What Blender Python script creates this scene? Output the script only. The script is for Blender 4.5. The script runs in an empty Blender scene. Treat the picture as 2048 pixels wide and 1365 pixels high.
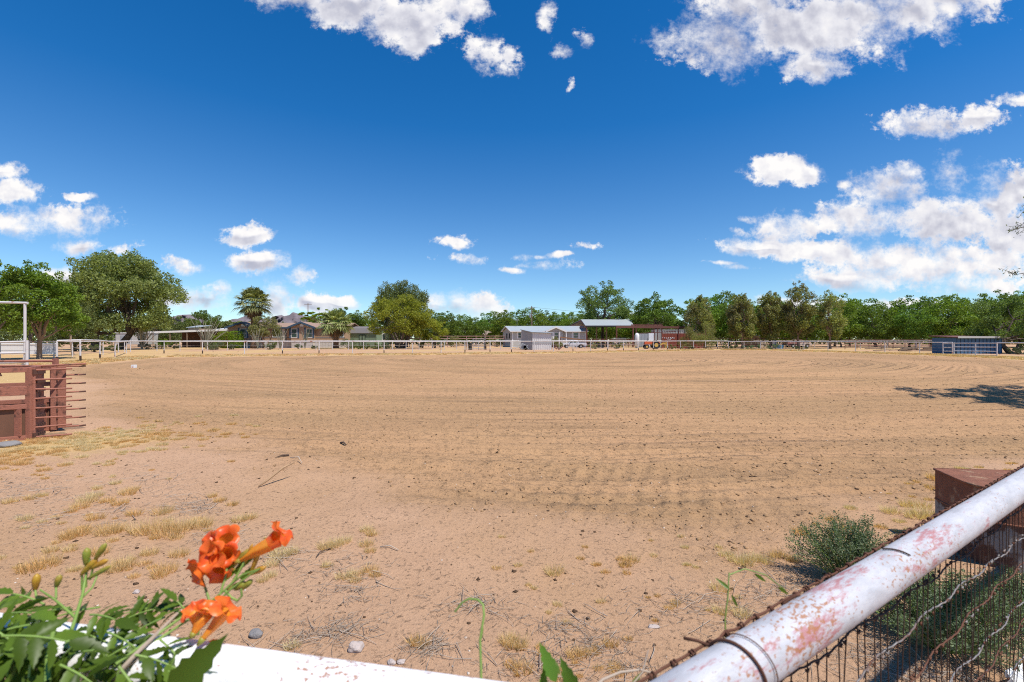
import bpy, bmesh, math, random
import numpy as np
from mathutils import Vector, Matrix

SC = bpy.context.scene
COL = SC.collection
F, HZ, CH = 910.0, 680.5, 1.55          # focal length in photo pixels, horizon row, camera height

def P(px, py, Z):
    return Vector(((px - 1024) / F * Z, Z, CH - (py - HZ) / F * Z))
def G(px, py):
    Z = CH * F / (py - HZ)
    return Vector(((px - 1024) / F * Z, Z, 0.0))
def XX(px, Z): return (px - 1024) / F * Z
def ZZ(py, Z): return CH - (py - HZ) / F * Z

# ------------------------------------------------------------------ camera
cam = bpy.data.cameras.new("camera")
camo = bpy.data.objects.new("camera", cam); COL.objects.link(camo)
camo.location = (0, 0, CH); camo.rotation_euler = (math.radians(90), 0, 0)
cam.sensor_width = 36; cam.lens = 36 * F / 2048
cam.shift_y = -2.0 / 2048
cam.clip_start = 0.05; cam.clip_end = 20000
cam.dof.use_dof = True; cam.dof.focus_distance = 9.0; cam.dof.aperture_fstop = 6.3
SC.camera = camo
SC.render.resolution_x = 1024; SC.render.resolution_y = 682
SC.view_settings.view_transform = 'Standard'; SC.view_settings.look = 'None'
SC.view_settings.exposure = 0.46; SC.view_settings.gamma = 1.0
SC.render.engine = 'CYCLES'
SC.cycles.use_denoising = False; SC.cycles.filter_width = 1.1
SC.cycles.max_bounces = 6; SC.cycles.transparent_max_bounces = 6
SC.cycles.caustics_reflective = False; SC.cycles.caustics_refractive = False

# ------------------------------------------------------------------ sun
SUN_EL = math.radians(63)
sd = Vector((0.80 * math.cos(SUN_EL), -0.60 * math.cos(SUN_EL), math.sin(SUN_EL))).normalized()
sun = bpy.data.lights.new("sun", 'SUN'); sun.energy = 4.2; sun.angle = math.radians(0.5)
sun.color = (1.0, 0.95, 0.87)
suno = bpy.data.objects.new("sun", sun); COL.objects.link(suno)
suno.location = (0, 0, 60); suno.rotation_euler = sd.to_track_quat('Z', 'Y').to_euler()

# ------------------------------------------------------------------ sky with clouds
W = bpy.data.worlds.new("World"); SC.world = W; W.use_nodes = True
nt = W.node_tree; nt.nodes.clear()
class NT:
    def __init__(s, nt): s.nt = nt
    def n(s, t, **kw):
        nd = s.nt.nodes.new(t)
        for k, v in kw.items(): setattr(nd, k, v)
        return nd
    def set(s, sock, v):
        if isinstance(v, bpy.types.NodeSocket): s.nt.links.new(v, sock)
        elif v is not None: sock.default_value = v
    def math(s, op, a, b=None, c=None, clamp=False):
        nd = s.n('ShaderNodeMath', operation=op); nd.use_clamp = clamp
        s.set(nd.inputs[0], a)
        if b is not None: s.set(nd.inputs[1], b)
        if c is not None: s.set(nd.inputs[2], c)
        return nd.outputs[0]
    def vec(s, op, a, b=None, c=None):
        nd = s.n('ShaderNodeVectorMath', operation=op)
        s.set(nd.inputs[0], a)
        if b is not None: s.set(nd.inputs[1], b)
        if c is not None: s.set(nd.inputs[2], c)
        return nd.outputs['Value'] if op in ('LENGTH', 'DOT_PRODUCT') else nd.outputs['Vector']
    def noise(s, vec, scale, detail=4, rough=0.5, lac=2.0, dist=0.0, dim='3D'):
        nd = s.n('ShaderNodeTexNoise'); nd.noise_dimensions = dim
        if vec is not None: s.set(nd.inputs['Vector'], vec)
        nd.inputs['Scale'].default_value = scale; nd.inputs['Detail'].default_value = detail
        nd.inputs['Roughness'].default_value = rough; nd.inputs['Lacunarity'].default_value = lac
        nd.inputs['Distortion'].default_value = dist
        return nd
    def ramp(s, fac, stops, interp='LINEAR'):
        nd = s.n('ShaderNodeValToRGB'); s.set(nd.inputs[0], fac)
        cr = nd.color_ramp; cr.interpolation = interp
        while len(cr.elements) > 1: cr.elements.remove(cr.elements[-1])
        cr.elements[0].position = stops[0][0]; cr.elements[0].color = c4(stops[0][1])
        for p, c in stops[1:]:
            e = cr.elements.new(p); e.color = c4(c)
        return nd.outputs[0]
    def mix(s, fac, a, b, mode='MIX'):
        nd = s.n('ShaderNodeMix', data_type='RGBA', blend_type=mode)
        s.set(nd.inputs[0], fac); s.set(nd.inputs[6], c4(a)); s.set(nd.inputs[7], c4(b))
        return nd.outputs[2]
    def smooth(s, v, lo, hi, o0=0.0, o1=1.0, kind='SMOOTHSTEP'):
        nd = s.n('ShaderNodeMapRange', interpolation_type=kind)
        s.set(nd.inputs[0], v); s.set(nd.inputs[1], lo); s.set(nd.inputs[2], hi); s.set(nd.inputs[3], o0); s.set(nd.inputs[4], o1)
        return nd.outputs[0]
def c4(c):
    if isinstance(c, bpy.types.NodeSocket) or c is None: return c
    if isinstance(c, (int, float)): return (c, c, c, 1)
    return tuple(c) if len(c) == 4 else (c[0], c[1], c[2], 1)

w = NT(nt)
sky = w.n('ShaderNodeTexSky'); sky.sky_type = 'NISHITA'; sky.sun_disc = False
sky.sun_elevation = SUN_EL; sky.sun_rotation = math.atan2(sd.x, sd.y)
sky.altitude = 1200; sky.air_density = 1.0; sky.dust_density = 0.4; sky.ozone_density = 3.0
tc = w.n('ShaderNodeTexCoord')
sep = w.n('ShaderNodeSeparateXYZ'); w.set(sep.inputs[0], tc.outputs['Generated'])
yy = w.math('MAXIMUM', sep.outputs[1], 0.04)
U = w.math('MULTIPLY', w.math('DIVIDE', sep.outputs[0], yy), 9.1)
V = w.math('MULTIPLY', w.math('DIVIDE', sep.outputs[2], yy), 9.1)
cmb = w.n('ShaderNodeCombineXYZ'); w.set(cmb.inputs[0], U); w.set(cmb.inputs[1], V)
uv = cmb.outputs[0]
warp = w.noise(uv, 0.9, 2, 0.5)
wv = w.vec('MULTIPLY_ADD', w.vec('SUBTRACT', warp.outputs['Color'], (0.5, 0.5, 0.5)), (0.55, 0.40, 0.0), uv)
CL = [(590,0,90,30),(700,20,110,46),(815,40,120,62),(820,82,46,30),(920,10,80,40),
 (958,100,36,40),(1016,124,28,28),(1100,45,18,34),(1128,108,22,14),(1168,84,18,22),(1138,165,10,18),
 (1440,85,130,66),(1500,20,150,60),(1600,60,210,84),(1760,20,240,66),(1640,132,80,32),(1900,-10,130,34),
 (1870,248,105,36),(1960,240,74,28),(2030,205,56,20),
 (1565,346,80,34),(1606,352,42,24),(1540,330,40,24),
 (1785,372,92,40),(1888,348,36,42),(1815,352,40,28),(2030,372,70,56),(1995,405,50,26),
 (1600,450,110,36),(1750,440,160,44),(1520,492,90,22),(1900,450,160,60),(2030,470,100,60),
 (1850,520,260,48),(1700,556,130,26),(1950,570,90,32),(1640,500,120,30),
 (42,385,64,27),(5,345,36,14),(120,445,120,38),(30,452,74,26),(160,495,58,20),(245,503,38,15),(150,390,30,7),
 (497,470,54,28),(512,523,64,26),(598,550,27,23),(368,532,34,15),
 (400,597,66,30),(110,556,52,22),(560,596,46,40),(442,578,26,14),(630,606,52,26),(678,602,40,16),(340,600,40,30),
 (900,484,36,13),(930,520,54,11),(1092,532,52,12),(1178,491,44,8),(1062,513,30,7),(1034,543,34,7),(1110,507,22,6),(1440,530,30,4),(1480,536,30,5),(1690,365,16,10),(1495,434,22,8),
 (880,606,40,24),(925,604,40,24),(960,612,50,28),(996,618,26,22),(1480,462,20,12),(1700,612,240,20),(1270,628,60,10),(2000,620,90,22)]
def cloud_field(vv):
    fld = None
    for (cx, cy, rx, ry) in CL:
        weak = rx < 40 or ry < 16; z0 = 0.74 if weak else 0.45
        if weak: rx, ry = rx*1.35, ry*1.35
        sx, sy = 100.0 / rx, 100.0 / ry
        L = w.vec('LENGTH', w.vec('MULTIPLY_ADD', vv, (sx, sy, 0), (-(cx - 1024) / 100.0 * sx, -(HZ - cy) / 100.0 * sy, z0)))
        if fld is None: fld = L
        else:
            nd = w.n('ShaderNodeMath', operation='SMOOTH_MIN'); w.set(nd.inputs[0], fld); w.set(nd.inputs[1], L); nd.inputs[2].default_value = 0.25; fld = nd.outputs[0]
    return fld
fld = cloud_field(wv); fup = cloud_field(w.vec('ADD', wv, (0.04, 0.14, 0.0)))
dfl = w.math('SUBTRACT', fup, fld)
nA = w.noise(uv, 1.25, 10, 0.56, 2.1).outputs['Fac']; nB = w.noise(w.vec('MULTIPLY', uv, (0.85, 1.0, 1.0)), 4.6, 7, 0.62, 2.1).outputs['Fac']
edge = w.math('ADD', w.math('MULTIPLY', w.math('SUBTRACT', w.noise(uv, 13.0, 5, 0.6).outputs['Fac'], 0.5), 0.8), w.math('ADD', w.math('MULTIPLY', w.math('SUBTRACT', nA, 0.5), 2.7), w.math('MULTIPLY', w.math('SUBTRACT', nB, 0.5), 2.2)))
base = w.math('MULTIPLY', w.math('SUBTRACT', 1.09, fld), 1.9)
dens = w.math('ADD', base, w.math('ADD', edge, 0.05))
alpha = w.smooth(dens, -0.10, w.smooth(w.noise(uv, 0.75, 2, 0.5).outputs['Fac'], 0.40, 0.66, 0.65, 2.1))
s1 = w.noise(uv, 2.1, 5, 0.5, 2.0).outputs['Fac']; s2 = w.noise(w.vec('ADD', uv, (0.07, 0.16, 0.0)), 2.1, 5, 0.5, 2.0).outputs['Fac']
relief = w.math('SUBTRACT', s1, s2)
thick = w.smooth(w.math('ADD', w.math('SUBTRACT', 1.3, fld), w.math('MULTIPLY', w.math('SUBTRACT', s1, 0.5), 1.0)), 0.30, 0.85)
bank = w.smooth(w.noise(w.vec('MULTIPLY', wv, (0.6, 1.0, 1.0)), 0.42, 3, 0.45).outputs['Fac'], 0.34, 0.55)
wide = w.smooth(dfl, 0.34, 0.14)
grey = w.math('MULTIPLY', w.math('MULTIPLY', thick, bank), wide)
under = w.math('MULTIPLY', w.smooth(dfl, 0.05, -0.45), w.smooth(dens, 0.2, 1.0))
lit = w.math('ADD', w.math('MULTIPLY', relief, 1.3), w.math('SUBTRACT', 0.97, w.math('ADD', w.math('MULTIPLY', grey, 0.40), w.math('MULTIPLY', under, 0.24))), clamp=True)
ccol = w.ramp(lit, [(0.0, (0.36, 0.40, 0.54)), (0.45, (0.54, 0.55, 0.65)), (0.75, (0.82, 0.82, 0.88)), (1.0, (1.02, 1.0, 0.99))])
front = w.smooth(sep.outputs[1], 0.05, 0.2)
lowfade = w.smooth(V, 0.15, 0.9, 0.55, 1.0)
alpha = w.math('MULTIPLY', w.math('MULTIPLY', alpha, front), lowfade)
hsv = w.n('ShaderNodeHueSaturation'); w.set(hsv.inputs['Saturation'], w.smooth(sep.outputs[2], 0.0, 0.42, 1.10, 1.38, 'LINEAR')); hsv.inputs['Hue'].default_value = 0.501; w.set(hsv.inputs['Value'], w.smooth(sep.outputs[2], 0.0, 0.5, 0.98, 1.0, 'LINEAR'))
w.set(hsv.inputs['Color'], sky.outputs[0])
SKYK = 0.105
skyc = w.mix(1.0, hsv.outputs[0], (0.86, 1.0, 1.05), 'MULTIPLY')
b1 = w.n('ShaderNodeBackground'); w.set(b1.inputs[0], skyc); b1.inputs[1].default_value = SKYK
b2 = w.n('ShaderNodeBackground'); w.set(b2.inputs[0], ccol); b2.inputs[1].default_value = 0.72
mx = w.n('ShaderNodeMixShader'); w.set(mx.inputs[0], alpha)
nt.links.new(b1.outputs[0], mx.inputs[1]); nt.links.new(b2.outputs[0], mx.inputs[2])
wo = w.n('ShaderNodeOutputWorld'); nt.links.new(mx.outputs[0], wo.inputs[0])
W.cycles.sampling_method = 'MANUAL'; W.cycles.sample_map_resolution = 512

# ------------------------------------------------------------------ materials
MATS = {}
def new_mat(name):
    m = bpy.data.materials.new(name); m.use_nodes = True; m.node_tree.nodes.clear()
    t = NT(m.node_tree); out = t.n('ShaderNodeOutputMaterial'); MATS[name] = m
    return m, t, out
def pbr(name, col, rough=0.7, var=0.15, scale=6.0, bump=0.0, bscale=40.0, metal=0.0, col2=None, c2scale=3.0, c2lo=0.5, c2hi=0.62, stretch=(1, 1, 1), spec=0.4):
    m, t, out = new_mat(name)
    b = t.n('ShaderNodeBsdfPrincipled'); tcd = t.n('ShaderNodeTexCoord')
    v = t.vec('MULTIPLY', tcd.outputs['Object'], stretch)
    n1 = t.noise(v, scale, 5, 0.6)
    lo = [max(0, x * (1 - var)) for x in col]; hi = [x * (1 + var) for x in col]
    c = t.mix(n1.outputs['Fac'], lo, hi)
    if col2 is not None:
        n2 = t.noise(v, c2scale, 7, 0.7)
        c = t.mix(t.smooth(n2.outputs['Fac'], c2lo, c2hi), c, col2)
    t.set(b.inputs['Base Color'], c); b.inputs['Roughness'].default_value = rough; b.inputs['Metallic'].default_value = metal
    b.inputs['Specular IOR Level'].default_value = spec
    if bump:
        n3 = t.noise(v, bscale, 6, 0.65)
        bp = t.n('ShaderNodeBump'); bp.inputs['Strength'].default_value = bump; bp.inputs['Distance'].default_value = 0.02
        t.set(bp.inputs['Height'], n3.outputs['Fac']); t.set(b.inputs['Normal'], bp.outputs[0])
    t.nt.links.new(b.outputs[0], out.inputs[0])
    return m
def foliage(name, col, trans=0.35, var=0.5, clump=0.25, col2=None, rough=0.55):
    m, t, out = new_mat(name)
    geo = t.n('ShaderNodeNewGeometry'); tcd = t.n('ShaderNodeTexCoord')
    rnd = geo.outputs['Random Per Island']
    lo = [x * (1 - var) for x in col]; hi = [x * (1 + var) for x in col]; hi[0] *= 1.12
    c = t.mix(rnd, lo, hi)
    n1 = t.noise(tcd.outputs['Object'], clump, 3, 0.5)
    if col2 is not None: c = t.mix(t.smooth(n1.outputs['Fac'], 0.42, 0.6), c, col2)
    oi = t.n('ShaderNodeObjectInfo')
    hs = t.n('ShaderNodeHueSaturation'); t.set(hs.inputs['Color'], c)
    t.set(hs.inputs['Value'], t.smooth(oi.outputs['Random'], 0, 1, 0.82, 1.18, 'LINEAR'))
    t.set(hs.inputs['Hue'], t.smooth(oi.outputs['Random'], 0, 1, 0.49, 0.512, 'LINEAR'))
    b = t.n('ShaderNodeBsdfPrincipled'); b.inputs['Roughness'].default_value = rough; b.inputs['Specular IOR Level'].default_value = 0.25
    t.set(b.inputs['Base Color'], hs.outputs[0])
    tr = t.n('ShaderNodeBsdfTranslucent'); t.set(tr.inputs[0], t.mix(1.0, hs.outputs[0], (1.3, 1.35, 0.6), 'MULTIPLY'))
    mxs = t.n('ShaderNodeMixShader'); mxs.inputs[0].default_value = trans
    t.nt.links.new(b.outputs[0], mxs.inputs[1]); t.nt.links.new(tr.outputs[0], mxs.inputs[2]); t.nt.links.new(mxs.outputs[0], out.inputs[0])
    return m
def paint_rust(name, white=(0.78, 0.77, 0.80), red=(0.36, 0.085, 0.085), rust=(0.33, 0.13, 0.04), big=True, s=1.0, redlo=0.55, redw=0.07, rustlo=0.585, sc=3.2):
    """worn white pipe paint: red undercoat scuffs drawn out along the pipe (local X) and orange rust pits"""
    m, t, out = new_mat(name)
    b = t.n('ShaderNodeBsdfPrincipled'); tcd = t.n('ShaderNodeTexCoord')
    o = tcd.outputs['Object']
    v1 = t.vec('MULTIPLY', o, (sc * s, sc * 4 * s, sc * 4 * s))
    big_n = t.noise(v1, 1.3, 3, 0.5); fine = t.noise(t.vec('MULTIPLY', o, (22 * s, 90 * s, 90 * s)), 1.0, 6, 0.75)
    redm = t.smooth(t.math('ADD', t.math('MULTIPLY', big_n.outputs['Fac'], 0.48), t.math('MULTIPLY', fine.outputs['Fac'], 0.64)), redlo, redlo + redw)
    spots = t.noise(t.vec('MULTIPLY', o, (110 * s, 170 * s, 170 * s)), 1.0, 4, 0.65)
    patch = t.noise(t.vec('MULTIPLY', o, (5 * s, 9 * s, 9 * s)), 1.0, 2, 0.5)
    rm = t.smooth(t.math('ADD', t.math('MULTIPLY', spots.outputs['Fac'], 0.75), t.math('MULTIPLY', patch.outputs['Fac'], 0.32)), rustlo, rustlo + 0.05)
    dirt = t.noise(t.vec('MULTIPLY', o, (14 * s, 40 * s, 40 * s)), 1.0, 5, 0.7)
    c = t.mix(t.smooth(dirt.outputs['Fac'], 0.35, 0.75), white, tuple(x * 0.74 for x in white))
    c = t.mix(t.math('MULTIPLY', redm, 0.75), c, red)
    c = t.mix(t.math('MULTIPLY', rm, 0.85), c, rust)
    t.set(b.inputs['Base Color'], c); t.set(b.inputs['Roughness'], t.smooth(fine.outputs['Fac'], 0.3, 0.7, 0.45, 0.75))
    bp = t.n('ShaderNodeBump'); bp.inputs['Strength'].default_value = 0.25; bp.inputs['Distance'].default_value = 0.004
    t.set(bp.inputs['Height'], t.math('SUBTRACT', dirt.outputs['Fac'], t.math('MULTIPLY', rm, 0.5))); t.set(b.inputs['Normal'], bp.outputs[0])
    t.nt.links.new(b.outputs[0], out.inputs[0])
    return m

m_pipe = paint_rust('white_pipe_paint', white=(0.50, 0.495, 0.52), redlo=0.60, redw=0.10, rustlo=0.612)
m_pipe_left = paint_rust('white_pipe_paint_clean_overexposed', white=(0.86, 0.86, 0.88), redlo=0.85, rustlo=0.63)  # fewer scuffs; near-white base holds the left rail's overexposure
m_fence = pbr('far_fence_paint', (0.58, 0.55, 0.54), 0.6, 0.12, 3, col2=(0.36, 0.16, 0.10), c2scale=2.2, c2lo=0.56, c2hi=0.66)
m_wire = pbr('rusty_wire', (0.13, 0.055, 0.032), 0.75, 0.5, 60, metal=0.3)
m_wire_dark = pbr('dark_wire', (0.060, 0.034, 0.024), 0.75, 0.4, 60, metal=0.2)
m_wire_grey = pbr('grey_wire', (0.25, 0.23, 0.22), 0.55, 0.4, 30, metal=0.5, col2=(0.16, 0.07, 0.04), c2scale=6)
m_chute = pbr('chute_red_paint', (0.335, 0.130, 0.085), 0.65, 0.2, 5, 0.3, 60, col2=(0.12, 0.055, 0.04), c2scale=5, c2lo=0.50, c2hi=0.66)
m_chute_dark = pbr('chute_dark_steel', (0.11, 0.05, 0.035), 0.7, 0.3, 9)
m_wood_and_shade = pbr('chute_plywood_patio_shade', (0.16, 0.075, 0.045), 0.8, 0.3, 7, 0.2, 30, stretch=(1, 1, 0.25))
m_redmetal = pbr('rusty_sheet_metal', (0.20, 0.045, 0.025), 0.7, 0.25, 1.5, stretch=(3, 3, .5))
m_redsteel = pbr('red_oxide_steel', (0.16, 0.06, 0.045), 0.7, 0.2, 2)
m_grey_steel = pbr('grey_steel', (0.30, 0.32, 0.34), 0.5, 0.2, 3)
m_tin = pbr('galvanised_roof', (0.42, 0.45, 0.46), 0.45, 0.1, 1.5, metal=0.2)
m_tinw = pbr('white_metal_roof', (0.75, 0.76, 0.77), 0.45, 0.06, 1.5)
m_corr = pbr('corrugated_wall_lit', (0.64, 0.62, 0.60), 0.55, 0.12, 1.2, stretch=(1, 1, .3))
m_corrg = pbr('grey_sheet_and_shade', (0.38, 0.38, 0.38), 0.5, 0.15, 1.2, stretch=(1, 1, .3))
m_tan = pbr('tan_siding', (0.40, 0.27, 0.18), 0.85, 0.08, 1.2)
m_bluetrim = pbr('blue_trim', (0.045, 0.085, 0.13), 0.7, 0.08, 2)
m_shingle = pbr('brown_shingle', (0.30, 0.20, 0.15), 0.9, 0.22, 5, 0.4, 12)
m_white = pbr('white_paint', (0.74, 0.73, 0.71), 0.6, 0.06, 3)
m_skirt = pbr('skirting', (0.50, 0.47, 0.44), 0.7, 0.1, 3)
m_glass = pbr('window_glass', (0.05, 0.085, 0.075), 0.08, 0.3, 0.8, spec=0.8)
m_lgrey = pbr('light_grey_siding', (0.46, 0.45, 0.42), 0.8, 0.06, 2)
m_green = pbr('green_shed_wall', (0.17, 0.235, 0.16), 0.8, 0.08, 2)
m_dgreen = pbr('dark_green_trim', (0.02, 0.03, 0.025), 0.7, 0.1, 2)
m_gshingle = pbr('grey_shingle', (0.17, 0.155, 0.155), 0.9, 0.15, 5, 0.3, 12)
m_blue = pbr('blue_board', (0.055, 0.13, 0.23), 0.8, 0.15, 2, stretch=(1, 1, .3))
m_wood = pbr('weathered_wood', (0.24, 0.17, 0.12), 0.85, 0.3, 6, stretch=(1, 1, .3))
m_palewood = pbr('pale_dead_wood', (0.42, 0.34, 0.27), 0.85, 0.25, 8)
m_bark = pbr('bark', (0.10, 0.075, 0.055), 0.95, 0.4, 6, 0.6, 20)
m_barkl = pbr('light_bark', (0.24, 0.17, 0.12), 0.95, 0.4, 6, 0.6, 20)
m_truck = pbr('silver_truck_paint', (0.62, 0.63, 0.66), 0.3, 0.05, 2, spec=0.6)
m_tyre = pbr('tyre_rubber', (0.02, 0.02, 0.02), 0.85, 0.2, 10)
m_rim = pbr('wheel_rim', (0.5, 0.5, 0.5), 0.35, 0.1, 5, metal=0.7)
m_dark = pbr('dark_recess', (0.03, 0.028, 0.026), 0.9, 0.2, 3)
m_orange = pbr('orange_machine_paint', (0.62, 0.12, 0.04), 0.5, 0.15, 3)
m_yellow = pbr('yellow_machine_paint', (0.62, 0.38, 0.08), 0.5, 0.15, 3)
m_cyan = pbr('blue_plastic', (0.03, 0.22, 0.40), 0.4, 0.1, 3)
m_rustdrum = pbr('rusted_tank', (0.225, 0.088, 0.050), 0.85, 0.5, 12, 0.8, 50, col2=(0.33, 0.20, 0.12), c2scale=7, c2lo=0.56, c2hi=0.66)
m_rustgrey = pbr('tank_grey_side', (0.26, 0.24, 0.22), 0.8, 0.25, 7, 0.4, 50, col2=(0.10, 0.045, 0.03), c2scale=4, c2lo=0.48, c2hi=0.56)
m_rock = pbr('rock', (0.22, 0.205, 0.20), 0.9, 0.2, 20, 0.6, 60)
m_rockp = pbr('pale_rock', (0.46, 0.38, 0.34), 0.9, 0.2, 20, 0.6, 60)
m_hill = pbr('mountain_rock', (0.175, 0.145, 0.155), 1.0, 0.35, 0.008, col2=(0.12, 0.10, 0.11), c2scale=0.006, c2lo=.45, c2hi=.6)
f_pecan = foliage('pecan_leaves', (0.140, 0.225, 0.028), 0.40, 0.5, 0.3)
f_pecan2 = foliage('pecan_leaves_deep', (0.120, 0.205, 0.032), 0.38, 0.5, 0.3)
f_elm = foliage('elm_leaves', (0.130, 0.205, 0.050), 0.36, 0.5, 0.3)
f_pine = foliage('pine_needles', (0.235, 0.270, 0.075), 0.36, 0.45, 0.3, col2=(0.24, 0.225, 0.10))
f_dark = foliage('dark_evergreen', (0.125, 0.165, 0.048), 0.28, 0.5, 0.3)
f_willow = foliage('willow_leaves', (0.24, 0.32, 0.10), 0.48, 0.5, 0.3)
f_yel = foliage('palo_verde_leaves', (0.27, 0.32, 0.040), 0.42, 0.4, 0.3)
f_olive = foliage('olive_leaves', (0.23, 0.25, 0.095), 0.35, 0.5, 0.5)
f_palm = foliage('palm_fronds', (0.22, 0.26, 0.10), 0.25, 0.5, 0.5)
f_dead = foliage('dead_fronds', (0.200, 0.130, 0.075), 0.15, 0.4, 0.5)
f_hedge = foliage('hedge_leaves', (0.19, 0.28, 0.025), 0.35, 0.35, 0.5)
f_sage = foliage('sage_leaves', (0.115, 0.150, 0.075), 0.25, 0.4, 0.5)
f_salt = foliage('saltbush_leaves', (0.145, 0.205, 0.110), 0.3, 0.45, 6.0)
f_dry = foliage('dry_grass', (0.66, 0.48, 0.22), 0.35, 0.28, 1.0, col2=(0.74, 0.60, 0.36))
f_vine = foliage('vine_leaf', (0.080, 0.160, 0.018), 0.40, 0.6, 20.0, rough=0.4)
m_vstem = pbr('vine_stem', (0.19, 0.29, 0.06), 0.5, 0.3, 40)
m_twig = pbr('dry_twig', (0.34, 0.27, 0.21), 0.9, 0.4, 30)
m_twigd = pbr('dark_twig', (0.10, 0.065, 0.045), 0.9, 0.5, 30)
def petal_mat(name, a, b):
    m, t, out = new_mat(name)
    tcd = t.n('ShaderNodeTexCoord'); n = t.noise(tcd.outputs['Object'], 55, 4, 0.6)
    c = t.mix(t.smooth(n.outputs['Fac'], 0.35, 0.65), a, b)
    p = t.n('ShaderNodeBsdfPrincipled'); t.set(p.inputs['Base Color'], c); p.inputs['Roughness'].default_value = 0.38
    tr = t.n('ShaderNodeBsdfTranslucent'); t.set(tr.inputs[0], c)
    mxs = t.n('ShaderNodeMixShader'); mxs.inputs[0].default_value = 0.35
    bp = t.n('ShaderNodeBump'); bp.inputs['Strength'].default_value = 0.3; bp.inputs['Distance'].default_value = 0.003
    t.set(bp.inputs['Height'], n.outputs['Fac']); t.set(p.inputs['Normal'], bp.outputs[0])
    t.nt.links.new(p.outputs[0], mxs.inputs[1]); t.nt.links.new(tr.outputs[0], mxs.inputs[2]); t.nt.links.new(mxs.outputs[0], out.inputs[0])
    return m
m_petal = petal_mat('petal_red_orange', (0.80, 0.10, 0.018), (0.88, 0.20, 0.03))
m_tubef = petal_mat('flower_tube_orange', (0.82, 0.24, 0.02), (0.90, 0.38, 0.04))
m_bud = petal_mat('bud_yellow', (0.62, 0.40, 0.04), (0.55, 0.28, 0.04))
m_budg = petal_mat('bud_green', (0.30, 0.36, 0.05), (0.50, 0.33, 0.06))

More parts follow.
